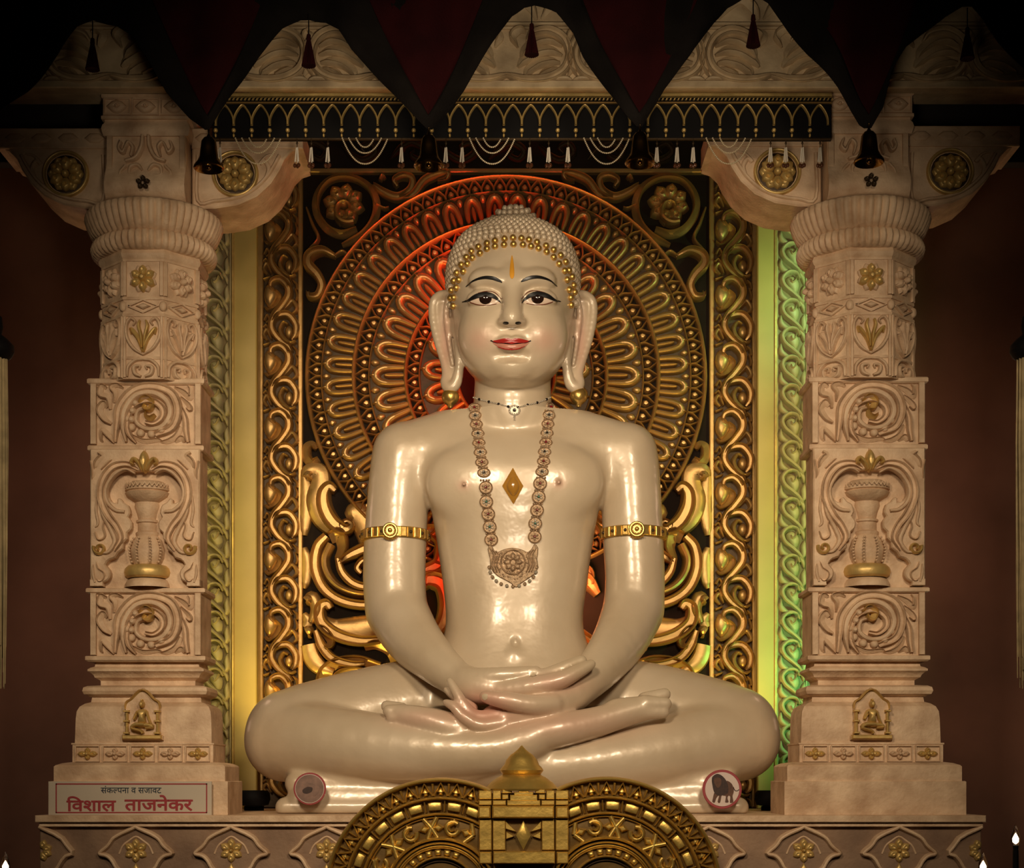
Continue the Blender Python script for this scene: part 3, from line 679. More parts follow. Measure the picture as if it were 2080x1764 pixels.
bmot = border_motif().build('border_scroll', 'gold', panel, origin=(0, YB, 0))
first = True
for x0 in (537, 1451):
    for k in range(10):
        y0 = 1101 + (k - 6) * 133.5
        if y0 < 270: continue
        q = np.array(fb(x0, y0, 2)); xs = 1.0 if x0 < 1000 else 1.07
        if first: bmot.location = q - WL[panel]; first = False
        else: put(bmot, 'border_scroll', q, panel, None, (xs, 1, .86 if k == 9 else 1))
# ---- big foliage scrolls below and in the upper corners, mirrored about the middle of the panel
def c5(pts): return [(500 + x / 3.15, 860 + y / 3.15, w_ / 3.15) for x, y, w_ in pts]
def c3(pts): return [(500 + x / 3.266, 340 + y / 3.266, w_ / 3.266) for x, y, w_ in pts]
def mir(pts): return [(2 * MC[0] - x, *r_) for x, *r_ in pts]
LOW = [  # points (crop px, half width), height, profile
    (c5([(455, 170, 14), (425, 140, 20), (390, 165, 26), (392, 225, 26), (430, 262, 22), (470, 235, 12)]), 12, RIM),
    (c5([(398, 352, 34), (410, 310, 40), (470, 320, 48), (478, 400, 52), (455, 500, 58), (485, 610, 50), (560, 680, 40), (640, 700, 24)]), 10, SOFT),
    (c5([(372, 300, 20), (385, 480, 36), (378, 640, 30), (372, 720, 16)]), 6, SOFT), (c5([(372, 800, 16), (395, 900, 34), (385, 1010, 26), (372, 1060, 12)]), 6, SOFT), (c5([(372, 1220, 14), (400, 1270, 30), (380, 1310, 20)]), 6, SOFT),
    (c5([(400, 360, 26), (408, 345, 28), (418, 352, 20)]), 18, ROUND),
    (c5([(575, 440, 20), (540, 415, 26), (505, 460, 34), (510, 550, 40), (560, 640, 40), (640, 690, 30), (680, 660, 18), (650, 632, 12), (618, 655, 14), (622, 680, 12)]), 17, GROOVE),
    (c5([(640, 600, 20), (700, 580, 60), (760, 640, 70), (800, 760, 60)]), 9, SOFT),
    (c5([(520, 730, 22), (462, 800, 26), (448, 930, 28), (500, 1060, 28), (610, 1140, 26), (760, 1168, 24), (900, 1140, 20)]), 14, GROOVE),
    (c5([(540, 740, 30), (600, 720, 36), (622, 800, 30), (590, 872, 20)]), 14, RIM),
    (c5([(545, 780, 24), (505, 880, 26), (530, 980, 26), (610, 1060, 24), (750, 1100, 22), (880, 1060, 18)]), 12, ROUND),
    (c5([(590, 870, 14), (620, 960, 22), (690, 1030, 24), (780, 1050, 22), (850, 990, 20), (840, 900, 18), (760, 880, 16), (715, 930, 16), (740, 965, 14)]), 13, GROOVE),
    (c5([(900, 730, 30), (780, 800, 34), (670, 850, 26), (600, 900, 10)]), 13, GROOVE),
    (c5([(545, 1190, 20), (520, 1160, 26), (480, 1190, 30), (490, 1280, 34), (580, 1355, 34), (720, 1395, 30), (860, 1390, 22)]), 15, GROOVE),
    (c5([(470, 1230, 10), (560, 1310, 50), (680, 1330, 70), (800, 1300, 60), (880, 1240, 10)]), 8, SOFT),
    (c5([(402, 1140, 30), (430, 1120, 34), (452, 1190, 30), (420, 1280, 18)]), 12, SOFT), (c5([(395, 1145, 26), (405, 1135, 28), (415, 1145, 20)]), 18, ROUND),
    (c5([(395, 1345, 30), (408, 1338, 34), (425, 1345, 22)]), 16, ROUND), (c5([(400, 1420, 40), (420, 1500, 44), (470, 1560, 40), (560, 1600, 20)]), 8, SOFT),
    (c5([(455, 1310, 16), (500, 1330, 24), (545, 1390, 24), (535, 1430, 18), (512, 1422, 14)]), 13, RIM),
    (c5([(450, 1330, 14), (490, 1430, 24), (560, 1510, 24), (680, 1545, 20), (760, 1540, 12)]), 13, GROOVE),
    (c5([(470, 1700, 20), (500, 1600, 28), (580, 1540, 28), (720, 1520, 26), (860, 1560, 22)]), 12, RIM), (c5([(560, 1700, 20), (600, 1620, 26), (700, 1590, 26), (820, 1620, 20)]), 12, RIM),
    (c5([(760, 1440, 16), (840, 1420, 26), (930, 1470, 26), (950, 1560, 20), (900, 1600, 12)]), 12, RIM),
    (c5([(1120, 800, 20), (1180, 700, 40), (1260, 760, 44), (1240, 900, 40), (1140, 960, 30), (1130, 1040, 20)]), 15, GROOVE),
    (c5([(1080, 1100, 20), (1160, 1010, 44), (1260, 1040, 50), (1290, 1180, 50), (1240, 1320, 40), (1120, 1400, 26)]), 15, GROOVE),
    (c5([(1100, 1480, 20), (1200, 1400, 40), (1320, 1420, 40)]), 14, GROOVE), (c5([(1000, 760, 30), (1060, 640, 44), (1160, 560, 40)]), 14, GROOVE)]
TOP = [
    (c3([(640, 530, 8), (770, 470, 20), (850, 370, 24), (868, 250, 26), (820, 140, 26), (700, 75, 26), (560, 90, 26), (475, 190, 26), (470, 310, 26), (540, 420, 24), (640, 460, 20), (740, 430, 14)]), 13, RIM),
    (c3([(845, 130, 12), (920, 185, 24), (1010, 215, 26), (1090, 170, 26), (1105, 95, 24), (1040, 75, 20), (985, 105, 16), (1005, 140, 14)]), 12, GROOVE),
    (c3([(1020, 220, 10), (1110, 200, 24), (1180, 110, 26), (1260, 70, 24), (1340, 55, 18), (1330, 95, 12), (1270, 105, 8)]), 12, GROOVE),
    (c3([(890, 100, 12), (905, 70, 16), (925, 85, 10)]), 10, ROUND),
    (c3([(600, 605, 12), (510, 570, 26), (430, 600, 34), (420, 660, 36), (480, 730, 32), (508, 800, 28), (480, 870, 24), (425, 870, 18), (415, 835, 12)]), 14, GROOVE),
    (c3([(400, 600, 8), (420, 560, 12), (480, 480, 14), (440, 380, 12), (405, 280, 8)]), 8, ROUND), (c3([(590, 600, 10), (640, 570, 16), (680, 595, 10)]), 9, ROUND),
    (c3([(870, 260, 8), (920, 285, 10), (950, 280, 6)]), 9, ROUND)]
for L_ in (LOW, TOP):
    for pts, h, pr in L_:
        for q in (pts, mir(pts)):
            if pr is RIM and q is not pts: q = q[::-1]
            if L_ is LOW: q = [(x, y, w_ * 1.3) for x, y, w_ in q]
            MB().ridge(fb, q, h * (1.15 if pr is not SOFT else 1), pr, 5).build('foliage_scroll' if L_ is LOW else 'corner_scroll', 'gold', panel)
pet = MB().pillow(l0, petal(34, 14), 9, dip=.6).build('rosette_petal', 'gold', panel, origin=(0, YB, 0)); first = True
for cx, cy in ((699, 418), (1357, 418)):
    for k in range(8):
        a = 2 * PI * k / 8 + .2; q = np.array(fb(cx + 10 * math.sin(a), cy - 10 * math.cos(a), 1))
        if first: pet.location = q - WL[panel]; pet.rotation_euler = (0, a, 0); first = False
        else: put(pet, 'rosette_petal', q, panel, (0, a, 0))
    MB().pillow(fb, circ(cx, cy, 9, 14), 13).build('rosette_boss', 'gold', panel)
    MB().ridge(fb, spiral(cx + 6, cy + 12, 30, 8, 60, 330, 8, 4), 15, ROUND, 3).build('rosette_curl', 'gold', panel)
# scrolls of the dark band above the top rail
for x in range(640, 1440, 100):
    s_ = 1 if (x // 100) % 2 else -1
    MB().ridge(fb, [(x - 46, 312 - 14 * s_, 2), (x - 24, 312 + 8 * s_, 7), (x, 312 + 18 * s_, 8), (x + 24, 312 + 2 * s_, 8), (x + 14, 312 - 16 * s_, 6), (x - 4, 312 - 8 * s_, 5), (x + 4, 312 + 2 * s_, 3)], 9, GROOVE, 5).build('band_scroll', 'gold_dark', panel)
# ---- plain painted boards and vine strips beside the panel
YS = 0.62
fs = plane(YS)
def vine_motif():
    a = MB(); f = lplane(0, YS, 0, S(YS), 2.6)
    a.ridge(f, [(50, 62, 2.0), (42, 50, 4.6), (28, 37, 5.0), (13, 24, 5.0), (8, 8, 4.8), (20, -5, 4.4), (36, -3, 3.6), (43, 9, 2.4)], 7, ROUND, 5)
    a.pillow(f, catmull([(17, 8), (26, 3), (36, 7), (43, 18), (41, 32), (33, 40), (24, 29), (18, 18)], 4, True), 6)
    a.ridge(f, [(36, 5, 1.2), (33, 14, 2.6), (27, 19, 2.6), (24, 12, 1.4)], 9, ROUND, 4)
    a.ridge(f, [(48, 60, 1.5), (52, 48, 5.5), (51, 34, 5), (53, 22, 1)], 6, SOFT, 4)
    a.ridge(f, [(5, 26, 1.5), (5, 40, 5), (14, 50, 5), (28, 55, 1)], 6, SOFT, 4)
    a.ridge(f, [(52, 20, 1), (50, 8, 4), (44, -2, 3), (52, -6, 1)], 5, SOFT, 4)
    return a
for nm, x0, x1, lab in (('left', 475, 522, 'plain yellow painted board left of the gilt panel'), ('right', 1538, 1574, 'plain yellow painted board right of the gilt panel')):
    yb = thing('yellow_board', P((x0 + x1) / 2, 1655, YS), lab, 'board')
    board('board', x0, 300, x1, 1643, -14, 6, 'yellow_board', yb, 2, YS); board('edge_bead', x0 - 3 if nm == 'left' else x1 - 2, 300, x0 + 2 if nm == 'left' else x1 + 3, 1643, -14, 10, 'gold_paint', yb, 1, YS)
vm = None
for nm, x0, x1, lab in (('left', 410, 467, 'vine-carved strip with yellow glow beside the left column'), ('right', 1579, 1636, 'vine-carved strip washed in green light beside the right column')):
    vs = thing('vine_strip', P((x0 + x1) / 2, 1655, YS), lab, 'carved strip')
    board('strip_board', x0 - (14 if nm == 'left' else 0), 300, x1 + (0 if nm == 'left' else 14), 1643, -14, 0, 'vine_floor', vs, 1, YS)
    for xa in (x0 - 2, x1): board('strip_rail', xa, 300, xa + 3, 1643, -2, 5, 'vine', vs, 1, YS)
    bd = MB()
    xa = x0 - 8 if nm == 'left' else x1 + 10
    for k in range(188): bd.sphere(fs(xa, 310 + k * 7, 2), 2.6 * S(YS), 6, 4)
    bd.build('bead_row', 'vine', vs, kind='stuff')
    for k in range(22):
        q = np.array(fs(x0 + 1, 330 + k * 57.5, 0))
        if vm is None: vm = vine_motif().build('vine_leaf', 'vine', vs, origin=(0, YS, 0)); vm.location = q - WL[vs]; WL[vm] = q
        else: put(vm, 'vine_leaf', q, vs)
# ================================================================== columns
XC, YC, YU = -1.716, -0.35, -0.44
def hwm(h, yc=YC): return h * (yc + D) / (F + h)
def zf(py, h, yc=YC): return (HY - py) * S(yc - hwm(h, yc))
col = thing('carved_column', (XC, YC, ZP), 'carved sandstone column standing behind the white lettered sign', 'column', 'carved columns')
def sq(name, prof, m='stone', par=None, yc=YC):
    return MB().sqloft(XC, yc, [(hwm(h, yc), zf(py, h, yc)) for h, py in prof], YC - .02).build(name, m, par or col, smooth=25)
def ff(h, yc=YC):                                   # relief frame on the front face of a section of half width h (px around the column's middle)
    Yf = yc - hwm(h, yc); s_ = S(Yf); return lambda u, v, w_: (XC + u * s_, Yf - w_ * s_ * 1.5, (HY - v) * s_)
zb = lambda py, h: zf(py, h)
pA = MB().sqloft(XC, YC, [(hwm(181), ZP), (hwm(181), zf(1589, 181)), (hwm(179), zf(1587.5, 181))], YC - .02).build('plinth', 'stone', col, smooth=25)
sq('plinth_step', [(174, 1588), (174, 1558), (171, 1555), (160, 1551), (146, 1549)])
st = sq('flower_course', [(145, 1552), (143, 1549), (143, 1514), (145, 1513), (145, 1510)])
bell = sq('bell_base', [(139, 1511), (137.5, 1460), (136, 1446), (131, 1436), (122, 1430), (112, 1427), (110, 1415)])
sq('torus_moulding', [(114, 1416), (117, 1414), (124, 1411), (127, 1404), (125, 1397), (118, 1394), (97, 1393)])
sq('flared_moulding', [(96, 1394), (96, 1384), (98, 1382), (106, 1377), (108, 1372), (113, 1367), (118, 1364), (118, 1360), (113, 1357), (106, 1355), (104, 1345)])
sq('ledge', [(117, 1345), (121, 1342), (122, 1341), (122, 1334), (120, 1333)])
lowb = sq('scroll_block', [(112, 1334), (112, 1204)])
sq('ledge', [(117, 1206), (121, 1203), (121, 1197), (119, 1195)])
vb = sq('niche_block', [(104, 1196), (104, 914)], 'stone')
sq('ledge', [(115, 917), (118, 914), (118, 907), (116, 905)])
upb = sq('scroll_block', [(111, 906), (111, 779)])
sq('ledge', [(115, 782), (119, 778), (119, 771), (117, 769)])
# flowers of the flower course
fr = ff(143); cell = MB(); fl1 = None
for k in range(5):
    u = -112 + k * 56
    MB().ridge(fr, [(u - 24, 1516, 1.5), (u + 24, 1516, 1.5), (u + 24, 1547, 1.5), (u - 24, 1547, 1.5), (u - 24, 1516, 1.5)], 3, FLAT, 1).build('tile_frame', 'stone', st)
    f_ = MB()
    for a, L_, w_ in ((0, 13, 6), (PI / 2, 21, 6), (PI, 13, 6), (-PI / 2, 21, 6)):
        f_.pillow(fr, [(u + x * math.cos(a) - y * math.sin(a), 1532 + x * math.sin(a) + y * math.cos(a)) for x, y in petal(L_, w_)], 5, dip=.6)
    f_.pillow(fr, circ(u, 1532, 4.5, 10), 8); f_.build('tile_flower', 'gold_paint' if k in (0, 2, 4) else 'stone', st)
# little gilt niche with a seated figure on the bell base
fr = ff(137)
MB().prism(fr, [(-42, 1505), (-42, 1496), (-36, 1493), (-36, 1440), (-33, 1430), (-22, 1418), (0, 1398), (22, 1418), (33, 1430), (36, 1440), (36, 1493), (42, 1496), (42, 1505)], -4, 6, 2).build('niche_plate', 'stone', bell)
nich = MB().ridge(fr, [(-32, 1442, 4), (-30, 1430, 5), (-20, 1424, 6), (0, 1408, 8), (20, 1424, 6), (30, 1430, 5), (32, 1442, 4)], 12, RIM, 5)
for sx in (-1, 1):
    nich.ridge(fr, [(sx * 31, 1445, 4.5), (sx * 31, 1492, 4.5)], 11, ROUND, 2)
    for y in (1446, 1466, 1490): nich.prism(fr, rect(sx * 31 - 6, y - 2, sx * 31 + 6, y + 2), 4, 13, 1)
nich.prism(fr, rect(-40, 1494, 40, 1503), 2, 12, 2); nich.build('niche_arch', 'gold_paint', bell)
fg = MB(); fg.pillow(fr, circ(0, 1432, 6, 14, 7.5), 17, w0=4); fg.pillow(fr, circ(0, 1424, 3, 10), 14, w0=4)
fg.pillow(fr, catmull([(-10, 1444), (0, 1441), (10, 1444), (7, 1458), (8, 1471), (-8, 1471), (-7, 1458)], 3, True), 16, w0=4)
fg.ridge(fr, [(-9, 1446, 3), (-14, 1457, 3), (-15, 1462, 3), (-9, 1452, 2.5)], 15, ROUND, 4, 4); fg.ridge(fr, [(9, 1446, 3), (13, 1460, 3), (18, 1472, 2.5)], 14, ROUND, 4, 4)
fg.ridge(fr, [(6, 1473, 5), (-12, 1473, 5), (-20, 1480, 4), (-2, 1486, 3.5), (2, 1491, 3)], 17, ROUND, 4, 4); fg.ridge(fr, [(-4, 1474, 5), (14, 1474, 5), (22, 1478, 4), (8, 1480, 3)], 15, ROUND, 4, 4)
fg.build('niche_figure', 'gold_paint', bell)
# scroll blocks: pilaster edges, acanthus swirl, gilt heart
def scroll_block(par, h, y0, y1, gilt2):
    fr = ff(h); yc = (y0 + y1) / 2; k = (y1 - y0) / 128.0
    for sx in (-1, 1): MB().prism(fr, rect(sx * 106 - 6, y0 + 1, sx * 106 + 6, y1 - 1), -3, 6, 1).build('edge_strip', 'stone', par, smooth=25)
    def R(pts, hh, pr=RIM): MB().ridge(fr, [(x, yc + y * k, w_) for x, y, w_ in pts], hh, pr, 5).build('acanthus', 'stone', par)
    R([(-62, 58, 3), (-58, 20, 7), (-52, -18, 9), (-24, -50, 9), (14, -58, 9), (52, -44, 9), (66, -8, 9), (54, 28, 8), (20, 44, 6)], 9, GROOVE)
    R([(-40, 58, 3), (-46, 26, 7), (-42, -8, 8), (-20, -38, 8), (14, -44, 8), (42, -28, 8), (50, 0, 8), (34, 26, 7), (4, 32, 6), (-18, 18, 6), (-16, -4, 5), (-2, -10, 4)], 9, ROUND)
    R([(-20, 60, 2), (-34, 40, 6), (-36, 14, 6), (-24, -16, 6), (8, -28, 7), (32, -14, 7), (34, 6, 6), (18, 20, 5), (0, 18, 4)], 10, GROOVE)
    R([(-64, 60, 2), (-76, 44, 6), (-90, 32, 5), (-92, 50, 4), (-88, 58, 2)], 7); R([(-70, 20, 3), (-84, 10, 6), (-94, -8, 7), (-86, -22, 6), (-78, -14, 4)], 8)
    R([(-72, -10, 3), (-76, -34, 6), (-92, -42, 7), (-90, -58, 5), (-80, -54, 3)], 8); R([(-64, -24, 2), (-62, -44, 5), (-70, -56, 5), (-58, -60, 4), (-46, -54, 2)], 8)
    R([(58, -56, 2), (76, -46, 5), (90, -34, 6), (92, -52, 4), (86, -60, 2)], 7); R([(70, -36, 2), (86, -20, 5), (90, -10, 5), (82, -14, 2)], 7)
    R([(72, -14, 3), (80, 10, 6), (82, 36, 6), (86, 58, 4)], 8, GROOVE); R([(60, 58, 2), (72, 50, 6), (78, 58, 3)], 7); R([(30, 58, 2), (46, 56, 5), (62, 46, 6), (72, 26, 4)], 7)
    R([(-30, 44, 3), (-4, 56, 5), (24, 54, 4), (34, 58, 2)], 6)
    for a in range(20, 200, 30):
        t = math.radians(a); cx, cy = 4 + 43 * math.cos(t), 2 + 40 * math.sin(t)
        MB().pillow(fr, circ(cx, yc + cy * k, 9, 12, 9), 8).build('scallop', 'stone', par)
    for cx, cy in ((-26, -6), (-28, 12), (-20, -22)): MB().pillow(fr, circ(cx, yc + cy * k, 8, 12), 10).build('scallop', 'stone', par)
    MB().ridge(fr, [(x, yc + y * k, w_) for x, y, w_ in ((-12, -22, 3), (0, -32, 6), (12, -24, 7), (8, -10, 6), (-2, -12, 4), (0, -19, 3))], 14, RIM, 5).build('gilt_heart', 'gold_paint', par)
    if gilt2: MB().ridge(fr, [(x, yc + y * k, w_) for x, y, w_ in ((-2, -6, 2), (0, 4, 4), (10, 10, 5), (20, 2, 2))], 13, RIM, 5).build('gilt_heart', 'gold_paint', par)
scroll_block(upb, 111, 780, 905, True); scroll_block(lowb, 112, 1205, 1333, False)
# vase niche
fr = ff(104); W_ = 9
Lft = catmull([(-22, 962), (-40, 958), (-58, 966), (-72, 984), (-76, 1005), (-68, 1022), (-56, 1026), (-56, 1018), (-50, 1016), (-44, 1024), (-34, 1030), (-30, 1046), (-34, 1054), (-27, 1064), (-28, 1078), (-36, 1086), (-36, 1098), (-44, 1106), (-44, 1118), (-54, 1126), (-60, 1136), (-72, 1140), (-80, 1150), (-72, 1160), (-70, 1172), (-76, 1182), (-88, 1188)], 2)
for sx in (-1, 1):
    o = [(-111, 1194), (-111, 916), (0, 916), (0, 960)] + [tuple(p) for p in Lft]
    MB().prism(fr, [(sx * -x, y) for x, y in o], -6, 14, 2.5).build('niche_surround', 'stone', vb, smooth=30)
    def R(pts, hh, pr=RIM, m='stone', nm='acanthus'): 
        q = [(sx * -x, y, w_) for x, y, w_ in pts]
        if pr is RIM and sx > 0: q = q[::-1]
        MB().ridge(fr, q, hh + 4, pr, 5, 10).build(nm, m, vb)
    R([(-14, 958, 3), (-36, 948, 6), (-64, 954, 8), (-84, 980, 8), (-88, 1016, 8), (-74, 1050, 8), (-56, 1074, 7), (-48, 1098, 6), (-62, 1122, 4)], 17, GROOVE)
    R([(-20, 966, 2), (-40, 958, 4), (-62, 970, 5), (-78, 996, 5), (-76, 1022, 5), (-60, 1040, 5), (-40, 1044, 4)], 15, ROUND)
    R([(-90, 1020, 3), (-84, 1050, 5), (-68, 1080, 6), (-60, 1104, 6), (-72, 1124, 5), (-86, 1128, 3)], 15, ROUND)
    R([(-80, 1056, 2), (-86, 1074, 5), (-82, 1092, 5), (-92, 1098, 4), (-98, 1084, 3)], 15); R([(-96, 1010, 2), (-98, 1040, 4), (-94, 1066, 4), (-100, 1076, 2)], 13, ROUND)
    R([(-100, 960, 3), (-94, 944, 8), (-82, 930, 8), (-92, 922, 5)], 16); R([(-104, 980, 3), (-100, 960, 8), (-106, 940, 5)], 15); R([(-66, 936, 3), (-78, 942, 7), (-90, 956, 5)], 14)
    R([(-100, 1144, 2), (-96, 1160, 5), (-84, 1170, 5), (-90, 1182, 4), (-98, 1176, 2)], 14); R([(-104, 1150, 2), (-104, 1170, 4), (-100, 1186, 3)], 13, ROUND)
    MB().ridge(fr, [(sx * -x, y, w_) for x, y, w_ in spiral(-90, 1118, 13, 3, 200 if True else 0, -250, 4, 3)], 22, ROUND, 3, 10).build('gilt_curl', 'gold_paint', vb)
    MB().prism(fr, [(sx * -x, y) for x, y in ((-111, 1194), (-111, 1180), (-86, 1180), (-84, 1194))], -6, 15, 1).build('corner_block', 'stone', vb)
# fleur at the head of the niche
fl = MB(); fl.pillow(fr, catmull([(0, 920), (8, 930), (10, 946), (4, 962), (0, 966), (-4, 962), (-10, 946), (-8, 930)], 3, True), 28, w0=10)
for sx in (-1, 1): fl.ridge(fr, [(sx * x, y, w_) for x, y, w_ in ((4, 962, 3), (10, 948, 5), (20, 938, 5), (26, 946, 4), (20, 950, 3))], 25, ROUND, 5, 10)
fl.build('gilt_fleur', 'gold_paint', vb)
# the vase, half sunk in the niche
def vlathe(name, prof, m, n=28, ribs=0, amp=0.0):
    Yf = YC - hwm(104); s_ = S(Yf)
    return MB().lathe(XC, Yf + .02, [(r * s_, (HY - y) * s_) for r, y in prof], n, PI, 2 * PI, ribs, amp).build(name, m, vb)
vs_ = vlathe('vase', [(4, 976), (34, 980), (46, 992), (46, 998), (42, 1000), (46, 1003), (42, 1011), (32, 1018), (26, 1022), (27, 1030), (22, 1046), (20, 1056), (24, 1058), (24, 1062), (21, 1064), (21, 1080), (25, 1083), (25, 1087), (24, 1090), (32, 1100), (38, 1118), (36, 1136), (30, 1148)], 'stone')
vlathe('vase_foot', [(30, 1148), (40, 1150), (46, 1156), (48, 1164), (46, 1172), (40, 1176)], 'gold_paint', 30)
vlathe('vase_stand', [(34, 1176), (42, 1180), (46, 1188), (47, 1195)], 'stone')
Yf = YC - hwm(104); s_ = S(Yf)
for a in (-58, -22, 22, 58):
    bd = MB()
    for k, y in enumerate(range(1096, 1150, 6)):
        r = np.interp(y, [1090, 1100, 1118, 1136, 1148], [24, 32, 38, 36, 30]); t = math.radians(a - 90)
        bd.sphere((XC + r * s_ * math.cos(t), Yf + r * s_ * math.sin(t), (HY - y) * s_), 2.6 * s_, 6, 4)
    bd.build('bead_string', 'stone', vs_)
zz = MB()
for k in range(14):
    t0, t1, t2 = [PI + PI * (k + d_) / 14 for d_ in (0, .5, 1)]; r = 43 * s_
    zz.tube([(XC + r * math.cos(t), Yf + r * math.sin(t), (HY - y) * s_) for t, y in ((t0, 994), (t1, 986), (t2, 994))], 1.4 * s_, 5)
zz.build('zigzag_band', 'stone', vs_)
# ---- octagonal shaft
def octo(name, prof, m='stone', par=col, yc=YU):
    a = MB(); rows = []
    for h, py in prof:
        hm = hwm(h, yc); z = zf(py, h, yc); R_ = hm / math.cos(PI / 8)
        rows.append([(XC + R_ * math.cos(PI / 8 + k * PI / 4), yc + R_ * math.sin(PI / 8 + k * PI / 4), z) for k in range(8)])
    return a.grid(rows, True, True, True).build(name, m, par, smooth=25)
shaft = octo('shaft', [(99, 770), (99, 728), (99, 640), (98, 605), (98, 530), (98, 505)])
for y, h in ((727, 101), (640, 101), (606, 100.5), (528, 100)): octo('shaft_band', [(h, y + 3), (h + .8, y), (h, y - 3)], par=shaft)
octo('shaft_collar', [(99, 528), (104, 521), (106, 514), (103, 507), (99, 503)], par=shaft)
for k in range(-2, 3):
    ang = k * PI / 4; hm = hwm(98.5, YU); o = (XC + hm * math.sin(ang), YU - hm * math.cos(ang)); s8 = S(YU - hm)
    def fr8(u, v, w_, o=o, ang=ang): return (o[0] + u * s8 * math.cos(ang) + 1.4 * w_ * s8 * math.sin(ang), o[1] + u * s8 * math.sin(ang) - 1.4 * w_ * s8 * math.cos(ang), (HY - v) * s8)
    for sx in (-1, 1): MB().prism(fr8, rect(sx * 37.5 - 4, 532, sx * 37.5 + 4, 602), -1, 3, 1).build('face_strip', 'stone', shaft); MB().prism(fr8, rect(sx * 37.5 - 3, 643, sx * 37.5 + 3, 768), -1, 3, 1).build('face_strip', 'stone', shaft)
    f_ = MB(); flower(fr8, f_, 0, 567, 30, 8, 5, .2, .3, PI / 8); f_.build('back_petals', 'stone', shaft)
    f_ = MB(); flower(fr8, f_, 0, 567, 28, 6, 9, .15, .34); f_.pillow(fr8, circ(0, 567, 8, 14), 14)
    f_.build('shaft_flower', 'gold_paint' if k == 0 else 'stone', shaft)
    MB().ridge(fr8, [(-30, 623, 2), (0, 610, 2), (30, 623, 2), (0, 636, 2), (-30, 623, 2)], 4, FLAT, 1).pillow(fr8, [(-16, 623), (0, 616), (16, 623), (0, 630)], 6).build('diamond', 'stone', shaft)
    MB().pillow(fr8, circ(40, 623, 8, 14, 11), 5).build('diamond_boss', 'stone', shaft)
    for sx in (-1, 1):
        MB().ridge(fr8, [(sx * x, y, w_) for x, y, w_ in ((0, 722, 2), (20, 708, 4), (33, 686, 4), (34, 662, 4), (26, 648, 4), (16, 654, 3), (20, 662, 2))], 6, ROUND, 5).build('leaf_frame', 'stone', shaft)
        MB().ridge(fr8, [(sx * x, y, w_) for x, y, w_ in ((1, 716, 2), (8, 692, 4), (18, 676, 5), (26, 668, 3), (24, 680, 2))], 8, RIM if sx < 0 else ROUND, 5).build('gilt_leaf', 'gold_paint' if k == 0 else 'stone', shaft)
        MB().ridge(fr8, [(sx * x, y, w_) for x, y, w_ in ((2, 708, 2), (4, 684, 4), (9, 664, 4), (6, 652, 2))], 8, ROUND, 5).build('gilt_leaf', 'gold_paint' if k == 0 else 'stone', shaft)
        MB().ridge(fr8, [(sx * x, y, w_) for x, y, w_ in ((32, 766, 2), (30, 746, 4), (16, 733, 4), (0, 731, 3))], 6, ROUND, 5).build('arch_leaf', 'stone', shaft)
        MB().ridge(fr8, [(sx * x, y, w_) for x, y, w_ in ((4, 766, 3), (16, 760, 5), (18, 747, 5), (6, 745, 3), (8, 752, 2))], 7, ROUND, 5).build('arch_leaf', 'stone', shaft)
# ---- ribbed capital rings
sU = S(YU)
def cz(py, dy=0): return (HY - py) * S(YU - .2)
cap1 = MB().lathe(XC, YU, [(98 * sU, cz(513), 0), (112 * sU, cz(511), 1), (121 * sU, cz(503), 1), (124 * sU, cz(492), 1), (121 * sU, cz(480), 1), (112 * sU, cz(473), 1), (100 * sU, cz(470), 0)], 216, ribs=54, amp=.06).build('ribbed_ring', 'stone', col, smooth=60)
cap2 = MB().lathe(XC, YU, [(100 * sU, cz(476), 0), (114 * sU, cz(474), .7), (124 * sU, cz(462), 1), (132 * sU, cz(444), 1), (136 * sU, cz(430), 1), (134 * sU, cz(420), .8), (128 * sU, cz(415), .2), (100 * sU, cz(413), 0)], 216, ribs=54, amp=.055).build('ribbed_ring', 'stone', col, smooth=60)
# ---- bracket block above, facing the viewer, with its arms to both sides
YT = -0.42
fr = ff(81, YT)
def sect(prof):  # side profile (forward px, py) drawn across the block's width
    Yf0 = YT - hwm(81, YT); s_ = S(Yf0); hw = 81 * s_; rows = []
    for d_, py in prof: rows.append([(XC - hw, Yf0 - d_ * s_, (HY - py) * s_), (XC + hw, Yf0 - d_ * s_, (HY - py) * s_)])
    back = [[(XC - hw, YT + .3, (HY - prof[-1][1]) * s_), (XC + hw, YT + .3, (HY - prof[-1][1]) * s_)], [(XC - hw, YT + .3, (HY - prof[0][1]) * s_), (XC + hw, YT + .3, (HY - prof[0][1]) * s_)]]
    a = MB(); al = rows + back; a.grid(al + [al[0]]); n = len(al); a.f.append(tuple(2 * i for i in range(n))); a.f.append(tuple(2 * i + 1 for i in reversed(range(n)))); return a
blk = sect([(-10, 414), (4, 408), (16, 396), (20, 382), (16, 366), (6, 346), (0, 325), (0, 275)]).build('bracket_block', 'stone', col, smooth=40)
for sx in (-1, 1):
    MB().prism(fr, rect(sx * 74 - 6, 277, sx * 74 + 6, 345), -2, 4, 1).build('edge_strip', 'stone', blk)
    for pts in ([(6, 278, 4), (8, 300, 5), (20, 322, 5), (40, 330, 4)], [(30, 320, 2), (26, 302, 4), (34, 292, 4), (40, 300, 3), (46, 312, 4), (54, 304, 4), (50, 290, 3)], [(6, 350, 3), (16, 338, 5), (30, 342, 5), (32, 358, 4), (20, 360, 3)], [(50, 380, 2), (52, 356, 4), (40, 340, 4)]):
        MB().ridge(fr, [(sx * x, y, w_) for x, y, w_ in pts], 9, ROUND, 5).build('block_scroll', 'stone', blk)
bf = MB(); flower(lambda u, v, w_: fr(u, v, w_ + 20), bf, 0, 382, 15, 5, 3, .2, .34); bf.build('block_flower', 'gold_dark', blk)
